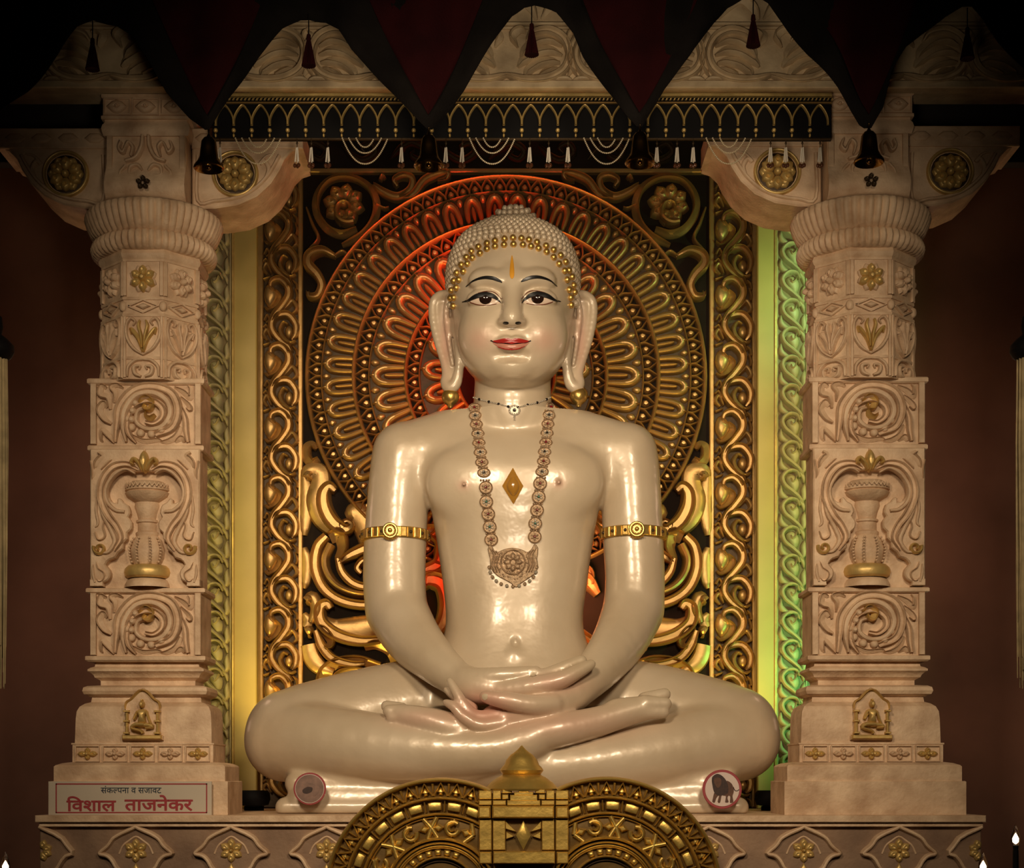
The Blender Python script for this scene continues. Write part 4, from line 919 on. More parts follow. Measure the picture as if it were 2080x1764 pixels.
MB().sqloft(XC, YT, [(hwm(86, YT), zf(276, 86, YT)), (hwm(88, YT), zf(270, 86, YT)), (hwm(90, YT), zf(262, 86, YT)), (hwm(88, YT), zf(254, 86, YT)), (hwm(84, YT), zf(248, 86, YT)), (hwm(84, YT), zf(240, 86, YT))]).build('abacus_moulding', 'stone', col, smooth=40)
tp = MB().sqloft(XC, YT, [(hwm(90, YT), zf(242, 88, YT)), (hwm(90, YT), zf(236, 88, YT)), (hwm(87, YT), zf(234, 88, YT)), (hwm(87, YT), zf(200, 88, YT)), (hwm(90, YT), zf(198, 88, YT)), (hwm(90, YT), zf(192, 88, YT))]).build('abacus', 'stone', col, smooth=25)
fr = ff(88, YT)
for k in range(3):
    u = -58 + k * 58
    MB().ridge(fr, [(u - 26, 201, 1.5), (u + 26, 201, 1.5), (u + 26, 233, 1.5), (u - 26, 233, 1.5), (u - 26, 201, 1.5)], 2.5, FLAT, 1).build('tile_frame', 'stone', tp)
    MB().pillow(fr, [(u - 22, 217), (u - 10, 206), (u, 203), (u + 10, 206), (u + 22, 217), (u + 10, 228), (u, 231), (u - 10, 228)], 5, dip=.4).pillow(fr, circ(u, 217, 4, 10), 7).build('tile_flower', 'stone', tp)
YA = -0.52
sA = S(YA); uC = CX + XC / sA
fA = lambda u, v, w_: (XC + u * sA, YA - w_ * sA, (HY - v) * sA)
ARM = [(84, 268), (306, 268), (306, 300), (288, 306), (272, 322), (262, 344), (244, 372), (216, 398), (176, 416), (130, 423), (84, 423)]
for sx in (-1, 1):
    arm = MB().prism(fA, [(sx * x, y) for x, y in ARM], -150, 0, 3).build('bracket_arm', 'stone', col, smooth=30)
    MB().prism(fA, [(sx * x, y) for x, y in rect(84, 262, 310, 303)], -120, 5, 2).build('arm_course', 'stone', arm, smooth=25)
    for k in range(4):
        u = sx * (112 + k * 54)
        MB().pillow(lambda a_, b_, c_: fA(a_, b_, c_ + 5), [(u - 22, 283), (u - 10, 273), (u + 10, 273), (u + 22, 283), (u + 10, 293), (u - 10, 293)], 4, dip=.5).build('tile_flower', 'stone', arm)
    MB().ridge(fA, [(sx * x, y, 4) for x, y in ((96, 316), (96, 408), (130, 409), (174, 402), (208, 386), (234, 362), (250, 338), (262, 316))], 6, ROUND, 4).build('arm_moulding', 'stone', arm)
    MB().ridge(fA, [(sx * x, y, w_) for x, y, w_ in ((232, 366, 2), (240, 344, 5), (232, 328, 5), (222, 334, 4), (236, 318, 3), (252, 314, 2))], 6, ROUND, 5).build('arm_leaf', 'stone', arm)
    MB().ridge(fA, [(sx * 172 + 44 * math.cos(2 * PI * i / 40), 354 + 44 * math.sin(2 * PI * i / 40), 4) for i in range(40)], 8, ROUND, closed=True, raw=True).build('rosette_ring', 'gold_paint', arm)
    MB().pillow(fA, circ(sx * 172, 354, 41, 24), 1.5).build('rosette_floor', 'gold_dark', arm)
    f_ = MB(); flower(fA, f_, sx * 172, 354, 37, 6, 6, .45, .3, PI / 6); f_.build('rosette_back', 'gold_paint', arm)
    p0 = None
    for k in range(6):
        f_ = MB(); a = 2 * PI * k / 6; ca, sa = math.cos(a), math.sin(a)
        f_.pillow(fA, [(sx * 172 + (x * ca - (y - 8) * sa), 354 + (x * sa + (y - 8) * ca)) for x, y in petal(28, 12)], 11, dip=.45); f_.build('rosette_petal', 'gold_paint', arm)
    MB().pillow(fA, circ(sx * 172, 354, 8, 16), 13).build('rosette_boss', 'gold_paint', arm)
# the second column is the same work, a touch taller
XR = 1.670
col2 = copy_tree(col); col2.location = (XR, YC, ZP); col2.scale = (1.02, 1, 1.0035)
tag(col2, 'carved sandstone column beside the green lit vine strip', 'column', 'carved columns')
# ================================================================== platform with cartouches
plat = thing('altar_platform', ((1037 - CX) * S(-.85), -.3, ZF), 'long brown stone platform carrying the statue and both columns', 'platform')
x0, x1 = P(78, 0, -.85)[0], P(1997, 0, -.85)[0]
MB().box(x0, x1, -.82, 1.1, ZF, ZP - .03).build('platform_body', 'stone_dark', plat)
MB().prism(plane(-.85), rect(73, 1657, 2001, 1671), -700, 8, 1.5).build('ledge', 'stone', plat, smooth=25)
MB().prism(plane(-.84), rect(80, 1672, 1996, 1680), -40, 4, 1).build('ledge_fillet', 'stone', plat, smooth=25)
YP = -.82; fp = plane(YP)
def cartouche(cx, half=None):
    o = [(0, -48), (12, -42), (30, -34), (46, -24), (56, -10), (70, 2), (72, 7), (58, 11), (48, 20), (40, 34), (32, 42), (27, 46), (27, 80)]
    full = catmull(o, 3).tolist(); left = [(-x, y) for x, y in full[::-1]]
    out = [(cx + x, 1728 + y) for x, y in left[:-1] + full]
    c = MB().prism(fp, out, -3, 5, 2).build('cartouche', 'stone_dark', plat, smooth=40)
    MB().ridge(fp, [(x, y, 5.5) for x, y in out], 15, ROUND, raw=True).build('cartouche_rim', 'stone', c)
    MB().ridge(fp, [(cx + x * .66, 1728 + (y + 2) * .70, 3.2) for x, y in ((-52, 8), (-40, -16), (-22, -30), (0, -42), (22, -30), (40, -16), (52, 8))], 7, ROUND, 4).build('inner_rim', 'stone', c)
    f_ = MB()
    for k in range(6):
        a = 2 * PI * k / 6
        f_.pillow(fp, [(cx + x * math.cos(a) - (y - 3) * math.sin(a), 1728 + x * math.sin(a) + (y - 3) * math.cos(a)) for x, y in petal(22, 8)], 12, w0=4, dip=.6)
    f_.pillow(fp, circ(cx, 1728, 4, 10), 16, w0=4); f_.build('cartouche_flower', 'gold_paint', c)
    MB().pillow(fp, [(cx, 1752), (cx + 9, 1768), (cx, 1790), (cx - 9, 1768)], 11, w0=4).build('cartouche_drop', 'gold_paint', c)
for k in range(10):
    cx = 277.5 + (k) * 193.4
    if cx < 1900: cartouche(cx)
for cx, sx in ((82, 1), (1992, -1)):              # cut off by the corners of the platform
    o = [(0, -48), (12, -42), (30, -34), (46, -24), (56, -10), (66, 2), (66, 7), (54, 11), (46, 20), (38, 34), (30, 42), (26, 46), (26, 80), (0, 80)]
    out = [(cx + sx * x, 1728 + y) for x, y in o]
    c = MB().prism(fp, out, -3, 5, 2).build('cartouche', 'stone_dark', plat, smooth=40)
    MB().ridge(fp, [(x, y, 5.5) for x, y in out[:-1]], 15, ROUND, raw=True).build('cartouche_rim', 'stone', c)
    f_ = MB()
    for a in (.3, 1.2, 2.0, 2.8): f_.pillow(fp, [(cx + sx * (4 + abs(math.sin(a)) * 0) + (x * math.cos(a * sx) - (y - 3) * math.sin(a * sx)), 1728 + x * math.sin(a * sx) + (y - 3) * math.cos(a * sx)) for x, y in petal(20, 8)], 12, w0=4, dip=.6)
    f_.build('cartouche_flower', 'gold_paint', c)
# ================================================================== carved beam above the columns
YR = -.66; fz = plane(YR, 1.5)
beam = thing('carved_beam', P(1040, 184, YR), 'carved sandstone beam with foliage scrolls behind the maroon pelmet', 'beam')
MB().prism(fz, rect(-260, -160, 2340, 183), -45, 0, 2).build('beam_body', 'frieze', beam, smooth=25)
MB().prism(fz, rect(-260, 168, 2340, 184), -10, 9, 2).build('lower_fillet', 'frieze', beam, smooth=25)
for y0, y1, d_ in ((50, 55, 8), (57, 61, 5)): MB().prism(fz, rect(-260, y0, 2340, y1), -10, d_, 1).build('upper_fillet', 'frieze', beam, smooth=25)
lz = lplane(0, YR, 0, S(YR), 1.6)
def acanth(fl):
    g = lambda pts: [(fl * x, y, w_) for x, y, w_ in pts]
    parts = []
    a = MB().ridge(lz, g([(-68, 44, 3), (-32, 54, 7), (14, 52, 8), (48, 34, 8), (60, 2, 8), (48, -30, 8), (18, -46, 8), (-14, -40, 6), (-26, -26, 3)]), 12, GROOVE, 6); parts.append(a)
    for pts in ([(46, -16, 3), (20, -30, 9), (-8, -26, 11), (-30, -8, 9), (-38, 8, 3)], [(46, 2, 3), (20, -8, 10), (-8, -4, 12), (-32, 12, 10), (-44, 26, 3)], [(42, 18, 3), (18, 14, 10), (-6, 20, 11), (-24, 34, 9), (-30, 46, 2)], [(36, 30, 2), (14, 34, 7), (0, 44, 4)]):
        parts.append(MB().ridge(lz, g(pts), 14, RIM if fl > 0 else ((-1, 0), (-.95, .25), (-.3, .42), (.45, .6), (.7, 1), (.95, .8), (1, 0)), 5))
    a = MB().ridge(lz, g([(58, 44, 2), (70, 20, 8), (66, -8, 9), (74, -34, 7), (66, -48, 3)]), 12, RIM, 5); parts.append(a)
    a = MB().ridge(lz, g([(-44, -14, 2), (-54, -36, 8), (-40, -48, 6), (-28, -44, 2)]), 12, RIM, 5).ridge(lz, g([(30, 52, 2), (52, 50, 6), (66, 54, 2)]), 9, ROUND, 4); parts.append(a)
    return parts
protos = {}
for i in range(-1, 17):
    fl = 1 if i % 2 else -1; q = np.array(fz(560 + (i - 3) * 134, 112, 0))
    if fl not in protos:
        protos[fl] = []
        for a in acanth(fl):
            o = a.build('foliage_leaf', 'frieze', beam, origin=(0, YR, 0)); o.location = q - WL[beam]; protos[fl].append(o)
    else:
        for o in protos[fl]: put(o, 'foliage_leaf', q, beam)
for i in range(-2, 26):
    q = np.array(fz(60 + i * 90, 20, 0))
    if i == -2: tl = MB().ridge(lz, [(-40, 20, 2), (-20, -6, 9), (6, -20, 9), (30, 0, 8), (40, 22, 3)], 10, RIM, 5).build('crest_leaf', 'frieze', beam, origin=(0, YR, 0)); tl.location = q - WL[beam]
    else: put(tl, 'crest_leaf', q, beam)
# ================================================================== maroon pelmet with pointed tongues, tassels and bells
YV = -1.35; fv = plane(YV)
EDGE = [(-260, 120), (-120, 250), (-40, 262), (55, 182), (120, 110), (160, 60), (190, 42), (235, 50), (270, 75), (300, 120), (335, 182), (385, 240), (418, 268), (428, 268), (470, 195), (520, 122), (575, 60), (610, 37), (627, 34), (660, 42), (688, 62), (715, 105), (790, 182), (850, 248), (866, 262), (878, 262), (900, 235), (942, 180), (1000, 90), (1040, 32), (1065, 14), (1085, 12), (1130, 30), (1165, 65), (1185, 110), (1230, 178), (1270, 235), (1292, 258), (1304, 258), (1350, 180), (1400, 118), (1450, 45), (1480, 10), (1510, -5), (1535, -6), (1560, 8), (1590, 45), (1640, 112), (1700, 182), (1748, 250), (1758, 256), (1772, 256), (1795, 215), (1812, 140), (1840, 96), (1880, 62), (1920, 34), (1950, 20), (1970, 20), (1995, 42), (2080, 140), (2150, 230), (2200, 250), (2320, 100)]
ex = [e[0] for e in EDGE]; ey = [e[1] for e in EDGE]
pel = thing('maroon_pelmet', P(1040, 260, YV), 'dark maroon cloth pelmet with four pointed tongues across the top', 'curtain')
def drape(u, v): return 10 * math.sin(u * .045 + v * .004) + 6 * math.sin(u * .021 + 1.3 + v * .01)
xs = np.unique(np.concatenate([np.arange(-250, 2311, 10.0), [e[0] for e in EDGE if -250 <= e[0] <= 2310]]))
rows = [[fv(x, -220 + (np.interp(x, ex, ey) + 220) * t, drape(x, t * 300) * (1.2 - .3 * t)) for x in xs] for t in np.linspace(0, 1, 12)]
cl = MB().grid(rows).build('cloth', 'cloth_edge', pel, smooth=60); sm = cl.modifiers.new('thickness', 'SOLIDIFY'); sm.thickness = .006; sm.offset = 0
for tx, wl, wr, yt in ((425, 190, 180, -60), (870, 200, 185, -60), (1298, 195, 200, -60), (1766, 200, 160, -60), (-40, 150, 170, -60)):
    rows = []
    for t in np.linspace(0, 1, 14):
        y = yt + (np.interp(tx, ex, ey) - 26 - yt) * t; wl_, wr_ = wl * (1 - t) ** .9 * .74, wr * (1 - t) ** .9 * .74
        rows.append([fv(tx + (-wl_ + (wl_ + wr_) * j / 16), y, drape(tx + (-wl_ + (wl_ + wr_) * j / 16), t * 300) * 1.1 + 7) for j in range(17)])
    pn = MB().grid(rows).build('pennant', 'cloth', pel, smooth=60); sm = pn.modifiers.new('thickness', 'SOLIDIFY'); sm.thickness = .005; sm.offset = 0
tas = None
for i, (x, y, lab) in enumerate(((188, 42, 'maroon tassel hanging at the far left arch of the pelmet'), (627, 34, 'maroon tassel hanging in the pelmet arch left of the statue head'), (1080, 12, 'maroon tassel hanging in the pelmet arch above the statue head'),
                   (1530, -6, 'maroon tassel hanging in the pelmet arch right of the statue head'), (1965, 20, 'maroon tassel hanging at the far right arch of the pelmet'))):
    loc = P(x, y + 100, YV)
    if tas is None:
        tas = thing('curtain_tassel', loc, lab, 'tassel', 'tassels of the pelmet'); s_ = S(YV)
        MB().tube([(loc[0], YV, loc[2] + 104 * s_), (loc[0], YV, loc[2] + 60 * s_)], 1.2 * s_, 6).build('cord', 'cloth_edge', tas)
        MB().lathe(loc[0], YV, [(.5 * s_, loc[2] + 66 * s_), (4 * s_, loc[2] + 63 * s_), (5 * s_, loc[2] + 54 * s_), (4 * s_, loc[2] + 50 * s_)], 14).build('head', 'cloth', tas)
        MB().lathe(loc[0], YV, [(4 * s_, loc[2] + 52 * s_), (7 * s_, loc[2] + 38 * s_), (12 * s_, loc[2] + 10 * s_), (14 * s_, loc[2]), (3 * s_, loc[2] + 2 * s_)], 40, ribs=20, amp=.2).build('skirt', 'cloth', tas)
    else: tag(copy_tree(tas, loc), lab, 'tassel', 'tassels of the pelmet')
bell_ = None
for x, y, lab in ((1765, 262, 'dark brass bell hanging before the right column bracket'), (1300, 264, 'dark brass bell under the pelmet tongue right of the statue head'),
                  (871, 270, 'dark brass bell under the pelmet tongue left of the statue head'), (424, 274, 'dark brass bell hanging beside the left column block')):
    loc = P(x, y + 70, YV)
    if bell_ is None:
        bell_ = thing('brass_bell', loc, lab, 'bell', 'bells of the pelmet'); s_ = S(YV); z = loc[2]
        MB().lathe(loc[0], YV, [(1 * s_, z + 64 * s_), (10 * s_, z + 63 * s_), (15 * s_, z + 56 * s_), (17 * s_, z + 40 * s_), (19 * s_, z + 24 * s_), (24 * s_, z + 14 * s_), (30 * s_, z + 6 * s_), (31 * s_, z + 2 * s_), (29 * s_, z), (25 * s_, z + 3 * s_), (16 * s_, z + 20 * s_), (12 * s_, z + 54 * s_), (1 * s_, z + 58 * s_)], 32).build('bell_body', 'brass', bell_)
        MB().lathe(loc[0], YV, [(1 * s_, z + 82 * s_), (2.5 * s_, z + 80 * s_), (1.6 * s_, z + 72 * s_), (4 * s_, z + 68 * s_), (6 * s_, z + 62 * s_)], 12).build('bell_crown', 'brass', bell_)
        MB().tube([(loc[0], YV, z + 56 * s_), (loc[0], YV, z + 6 * s_)], 1.2 * s_, 6).sphere((loc[0], YV, z + 3 * s_), 5 * s_).build('clapper', 'brass', bell_)
    else: tag(copy_tree(bell_, loc), lab, 'bell', 'bells of the pelmet')
# ================================================================== gilt arched valance with pendants and bead swags
YG = -.76; fg_ = plane(YG); sG = S(YG)
val = thing('arched_valance', P(1062, 280, YG), 'narrow gilt valance of pointed arches hanging below the carved beam', 'valance')
MB().prism(fg_, rect(430, 190, 1690, 196), -6, 4, 1.5).build('top_rail', 'gold_paint', val); MB().prism(fg_, rect(430, 207, 1690, 210), -4, 2, 1).build('lower_rail', 'gold', val)
MB().prism(fg_, rect(430, 186, 1690, 282), -14, -8, 1).build('arch_gap_shade', 'black', val)  # black sheet added for the darkness seen through the open arches
rp_ = MB()
for k in range(158): rp_.pillow(fg_, [(434 + k * 8 - 3, 204), (434 + k * 8, 199), (434 + k * 8 + 4, 198), (434 + k * 8 + 1, 204)], 3)
rp_.build('rope_moulding', 'gold_paint', val, kind='stuff')
lg = lplane(0, YG, 0, sG)
ar = MB().ridge(lg, [(-18, 34, 2.2), (-17, 20, 2.3), (-11, 6, 2.3), (0, -6, 2.3), (11, 6, 2.3), (17, 20, 2.3), (18, 34, 2.2)], 5, ROUND, 4, -2).build('arch', 'gold_paint', val, origin=(0, YG, 0))
su = MB().pillow(lg, circ(0, 0, 4.6, 10), 5).pillow(lg, circ(0, -11, 3, 8, 2), 3).pillow(lg, circ(0, 10, 2.4, 8, 4), 3).build('stud', 'gold_paint', val, origin=(0, YG, 0))
for k in range(34):
    q = np.array(fg_(456 + k * 36.6, 220, 0)); q2 = np.array(fg_(437.7 + k * 36.6, 264, -2))
    if k == 0: ar.location = q - WL[val]; su.location = q2 - WL[val]
    else: put(ar, 'arch', q, val); put(su, 'stud', q2, val)
MB().prism(fg_, rect(430, 278, 1690, 282), -12, -4, 1).build('pendant_rail', 'gold_dark', val)
sw = None
for x, lab in ((525, 'triple bead swag in front of the left inner rosette'), (742, 'triple bead swag between the left bells'), (1000, 'triple bead swag just left of the statue crown'), (1232, 'triple bead swag just right of the statue crown'), (1480, 'triple bead swag beside the right inner bracket')):
    loc = np.array(fg_(x, 283, 2))
    if sw is None:
        sw = thing('bead_swag', loc, lab, 'garland', 'bead swags of the valance')
        for hw, dp in ((46, 52), (33, 30), (18, 18)):
            pts = [(u, dp * (1 - (abs(u) / hw) ** 2.2), 0) for u in np.linspace(-hw, hw, int(hw * 1.9))]; b_ = MB()
            acc = 0; last = None
            cur = np.array([(u, v) for u, v, _ in pts]); seg = np.r_[0, np.cumsum(np.hypot(*np.diff(cur, axis=0).T))]
            for d_ in np.arange(0, seg[-1], 3.6):
                u = np.interp(d_, seg, cur[:, 0]); v = np.interp(d_, seg, cur[:, 1]); b_.sphere((loc[0] + u * sG, loc[1] - 3 * sG, loc[2] - v * sG), 1.9 * sG, 6, 4)
            b_.build('bead_strand', 'bead', sw, kind='stuff')
    else: tag(copy_tree(sw, loc), lab, 'garland', 'bead swags of the valance')
dr = None
ORD = ('first', 'second', 'third', 'fourth', 'fifth', 'sixth', 'seventh', 'eighth', 'ninth', 'tenth', 'eleventh', 'twelfth', 'thirteenth', 'fourteenth', 'fifteenth', 'sixteenth', 'seventeenth', 'eighteenth', 'last')
for kk, x in enumerate((447.6, 604, 633, 666.6, 816, 857, 906, 939, 1076, 1114.5, 1153.7, 1304.7, 1334, 1375, 1407.6, 1564.5, 1595.5, 1629, 1665)):
    dlab = '%s white drop pendant of the gilt valance counted from the left column' % ORD[kk]
    loc = np.array(fg_(x, 283, 4))
    if dr is None:
        dr = thing('drop_pendant', loc, dlab, 'pendant', 'drop pendants of the valance')
        X, Y_, Z = loc
        MB().tube([(X, Y_, Z), (X, Y_, Z - 20 * sG)], .8 * sG, 5).lathe(X, Y_, [(.3 * sG, Z - 4 * sG), (2.4 * sG, Z - 10 * sG), (.4 * sG, Z - 14 * sG)], 8).build('wire', 'gold_dark', dr)
        for dx, dy in ((-4, 0), (3, 2), (0.5, -3)):
            MB().tube([(X + dx * .35 * sG, Y_ - dy * sG, Z - 19 * sG), (X + dx * sG, Y_ - dy * sG, Z - 48 * sG)], 1.5 * sG, 6).build('tube', 'tube', dr)
            MB().sphere((X + dx * 1.15 * sG, Y_ - dy * sG, Z - 55 * sG), 3.6 * sG, 8, 6, (1, 1, 1.3)).build('drop_bead', 'glassy', dr)
    else: tag(copy_tree(dr, loc), dlab, 'pendant', 'drop pendants of the valance')
# ================================================================== gilt arched throne piece in front
YT2 = -1.15; ft = plane(YT2, 1.5)
thr = thing('gilt_throne_back', (P(1063, 0, YT2)[0], YT2, ZF), 'gilt double-arched throne back with a domed finial in front of the statue', 'throne')
def brk(name, x0, y0, x1, y1, d0=0, d1=10, c=2.0, m='gold_bright'): return MB().prism(ft, rect(x0, y0, x1, y1), d0, d1, c).build(name, m, thr, smooth=30)
for sx, cx, cy in ((-1, 895.5, 1816.0), (1, 1231.5, 1814.0)):
    def arc(r, n=60, lo=196.0):
        hi = math.degrees(math.acos(min(1, 100.0 / r))); return [math.radians(a) for a in np.linspace(lo, hi, n)]
    def pt(r, a): return (cx - sx * r * math.cos(a), cy - r * math.sin(a)) if sx > 0 else (cx + r * math.cos(a), cy - r * math.sin(a))
    o = [pt(234, a) for a in arc(234)]; o += [(o[-1][0], 1930), (o[0][0], 1930)]
    MB().prism(ft, o, -26, 0, 1).build('arch_board', 'throne_floor', thr)
    for r, hw, h in ((231, 5, 13), (194, 4, 13), (162, 3.6, 12), (155, 2, 8), (112, 4, 14), (103, 3, 9), (97, 2.5, 5)):
        MB().ridge(ft, [(*pt(r, a), hw) for a in arc(r)], h, ROUND, raw=True).build('arch_rim', 'gold_bright', thr)
    MB().ridge(ft, [(*pt(135, a), 21) for a in arc(135)], 3, FLAT, raw=True).build('lattice_floor', 'throne_floor', thr)
    # ring of small gables with arrow tongues
    st8 = math.radians(8.6)
    for k in range(-14, 12):
        a = PI / 2 + k * st8
        if a > math.radians(190) or math.cos(a) * 212 > 96: continue
        g = MB(); w_ = st8 * .46
        g.ridge(ft, [(*pt(199, a + w_), 3.2), (*pt(225, a), 3.2), (*pt(199, a - w_), 3.2)], 10, ROUND, 1)
        g.pillow(ft, [pt(199, a + .022), pt(209, a + .022), pt(207, a + .044), pt(218, a), pt(207, a - .044), pt(209, a - .022), pt(199, a - .022)], 8)
        g.ridge(ft, [(*pt(224, a + st8 / 2), 3.2), (*pt(202, a + st8 / 2), .6)], 8, ROUND, 2); g.build('gable', 'gold_bright', thr)
    st2 = math.radians(12.7)
    for k in range(-10, 9):
        a = PI / 2 + (k + .3) * st2
        if a > math.radians(190) or math.cos(a) * 178 > 90: continue
        w_ = st2 * .36
        MB().pillow(ft, [pt(r, a + t) for r, t in [(170, w_), (178, w_ * 1.05), (186, w_), (187, 0), (186, -w_), (178, -w_ * 1.05), (170, -w_), (169, 0)]], 12, steps=((1, 0), (.96, .7), (.84, .95), (.6, 1))).build('ring_brick', 'gold_bright', thr)
        MB().ridge(ft, [(*pt(189, a + st2 / 2), 2), (*pt(167, a + st2 / 2), 2)], 10, ROUND, 2).build('ring_stud', 'gold_bright', thr)
        a2 = PI / 2 + (k + .3) * st2
        if math.cos(a2) * 84 < 70:
            MB().pillow(ft, [pt(r, a2 + t) for r, t in [(78, w_), (90, w_), (91, 0), (90, -w_), (78, -w_), (77, 0)]], 6).build('inner_brick', 'gold_bright', thr)
    for r, hw, h in ((93, 2, 6), (74, 3, 10), (66, 2, 4)): MB().ridge(ft, [(*pt(r, a), hw) for a in [math.radians(q) for q in np.linspace(196, 20 if r < 95 else 20, 40)]], h, ROUND, raw=True).build('arch_rim', 'gold_bright' if r != 66 else 'gold_dark', thr)
    st3 = math.radians(37.0)
    for k in range(-3, 3):
        a = PI / 2 + (k + .5) * st3 + (.14 if True else 0)
        if a > math.radians(192) or math.cos(a) * 135 > 92: continue
        f_ = MB(); f_.ridge(ft, [(*pt(135 + 13 * math.cos(t), a + 13 * math.sin(t) / 135), 6.2) for t in np.linspace(-.6, 4.6, 12)], 11, ROUND, raw=True)
        f_.pillow(ft, [pt(148, a + .05), pt(159, a), pt(148, a - .05)], 9); f_.pillow(ft, [pt(122, a + .05), pt(114, a), pt(122, a - .05)], 9)
        f_.ridge(ft, [(*pt(r, a + t), w_) for r, t, w_ in ((146, -.02, 2), (138, .06, 4), (130, .03, 4), (132, -.03, 2.5))], 14, ROUND, 5); f_.build('lattice_flower', 'gold_bright', thr)
        for s2 in (-1, 1):
            am = a + s2 * st3 / 2; l_ = MB()
            l_.pillow(ft, [pt(135, a + s2 * .11), pt(144, (a + s2 * .11 + am) / 2), pt(135, am), pt(125, (a + s2 * .11 + am) / 2)], 10)
            l_.ridge(ft, [(*pt(135, am), 6), (*pt(156, am - s2 * .09), 5)], 9, SOFT, 2).ridge(ft, [(*pt(135, am), 6), (*pt(114, am - s2 * .09), 5)], 9, SOFT, 2)
            if math.cos(am) * 135 < 100: l_.build('lattice_bar', 'gold_bright', thr)
# middle pillar of bricks
MB().prism(ft, rect(971, 1612, 1155, 1930), -30, 4, 1).build('pillar_core', 'throne_floor', thr)
for a in ((973, 1606, 999, 1624), (1001, 1606, 1018, 1624), (973, 1626, 999, 1636), (1001, 1626, 1028, 1636), (1020, 1604, 1040, 1612), (1020, 1614, 1033, 1624), (1128, 1606, 1154, 1624), (1109, 1606, 1126, 1624), (1128, 1626, 1154, 1636), (1099, 1626, 1126, 1636), (1087, 1604, 1107, 1612), (1094, 1614, 1107, 1624)):
    brk('step_brick', *a, 0, 16, 1.5)
for a in ((1030, 1626, 1097, 1636), (1036, 1615, 1091, 1627), (1044, 1609, 1083, 1616), (1053, 1603, 1074, 1610)): brk('pyramid_step', *a, 0, 20, 1.2)
for a in ((972, 1638, 997, 1662), (1000, 1637, 1125, 1662), (1128, 1638, 1154, 1662)): brk('course_brick', *a, 0, 22, 3)
for a in ((974, 1665, 999, 1727), (1128, 1665, 1154, 1727)): brk('side_brick', *a, 0, 14, 1.5)
brk('star_tile', 1001, 1665, 1027, 1727, 0, 12, 1.5); brk('star_tile', 1100, 1665, 1126, 1727, 0, 12, 1.5)
MB().pillow(ft, [(1063, 1666), (1079, 1697), (1063, 1728), (1047, 1697)], 16, steps=((1, 0), (.94, .8), (.5, .92))).build('star_diamond', 'gold_bright', thr)
for sx in (-1, 1):
    for sy in (-1, 1): MB().prism(ft, [(1063 + sx * 18, 1697 + sy * 2), (1063 + sx * 35, 1697 + sy * 8), (1063 + sx * 35, 1697 - sy * 8)] if sy > 0 else [(1063 + sx * 14, 1690), (1063 + sx * 36, 1668), (1063 + sx * 36, 1684)], 0, 11, 1).build('star_wedge', 'gold_bright', thr)
for a in ((974, 1730, 999, 1754), (1002, 1729, 1127, 1754), (1130, 1730, 1154, 1754)): brk('course_brick', *a, 0, 18, 2)
sT = S(YT2); X, Y_, = P(1060, 0, YT2)[0], YT2 + .09
zt = lambda y: (HY - y) * sT
MB().lathe(X, Y_, [(74 * sT, zt(1607)), (76 * sT, zt(1603)), (72 * sT, zt(1599)), (64 * sT, zt(1590)), (50 * sT, zt(1580)), (39 * sT, zt(1574))], 40).build('dome', 'gold_bright', thr, smooth=60)
MB().lathe(X, Y_, [(38 * sT, zt(1575)), (42 * sT, zt(1570)), (45 * sT, zt(1565)), (42 * sT, zt(1560)), (36 * sT, zt(1554)), (32 * sT, zt(1544)), (24 * sT, zt(1534)), (14 * sT, zt(1527)), (7 * sT, zt(1521)), (1 * sT, zt(1514))], 40).build('finial', 'gold_bright', thr, smooth=60)
MB().box(P(650, 0, YT2)[0], P(1480, 0, YT2)[0], YT2 - .1, YT2 + .2, ZF, P(0, 1925, YT2)[2]).build('throne_foot', 'gold_dark', thr)
# ================================================================== jewellery
def nfr(p, n, s_):
    n = Vector(n).normalized(); u = Vector((0, 0, 1)).cross(n) * 1.0
    u = Vector((-n.y, n.x, 0)).normalized(); v = n.cross(u).normalized()
    if v.z > 0: v = -v
    if u.x < 0: u = -u
    p = Vector(p); return lambda a, b, h: tuple(p + u * a * s_ + v * b * s_ + n * h * s_)
Lm = [(965, 829), (966, 845), (968, 863), (971, 882), (973, 901), (976, 920), (979, 940), (983, 961), (987, 991), (988, 1020), (992, 1045), (995, 1071), (998, 1097)]
Rm = [(1115, 827), (1114.5, 844), (1112.5, 862), (1111, 881), (1108.6, 900), (1106, 919), (1104, 938), (1101, 959), (1097, 983), (1094, 1010), (1090.6, 1037), (1087, 1064), (1086, 1091)]
p, n = hit(1047, 1150)
nk = thing('long_necklace', p, 'long pale gold necklace of round medallions with a broad pendant', 'necklace')
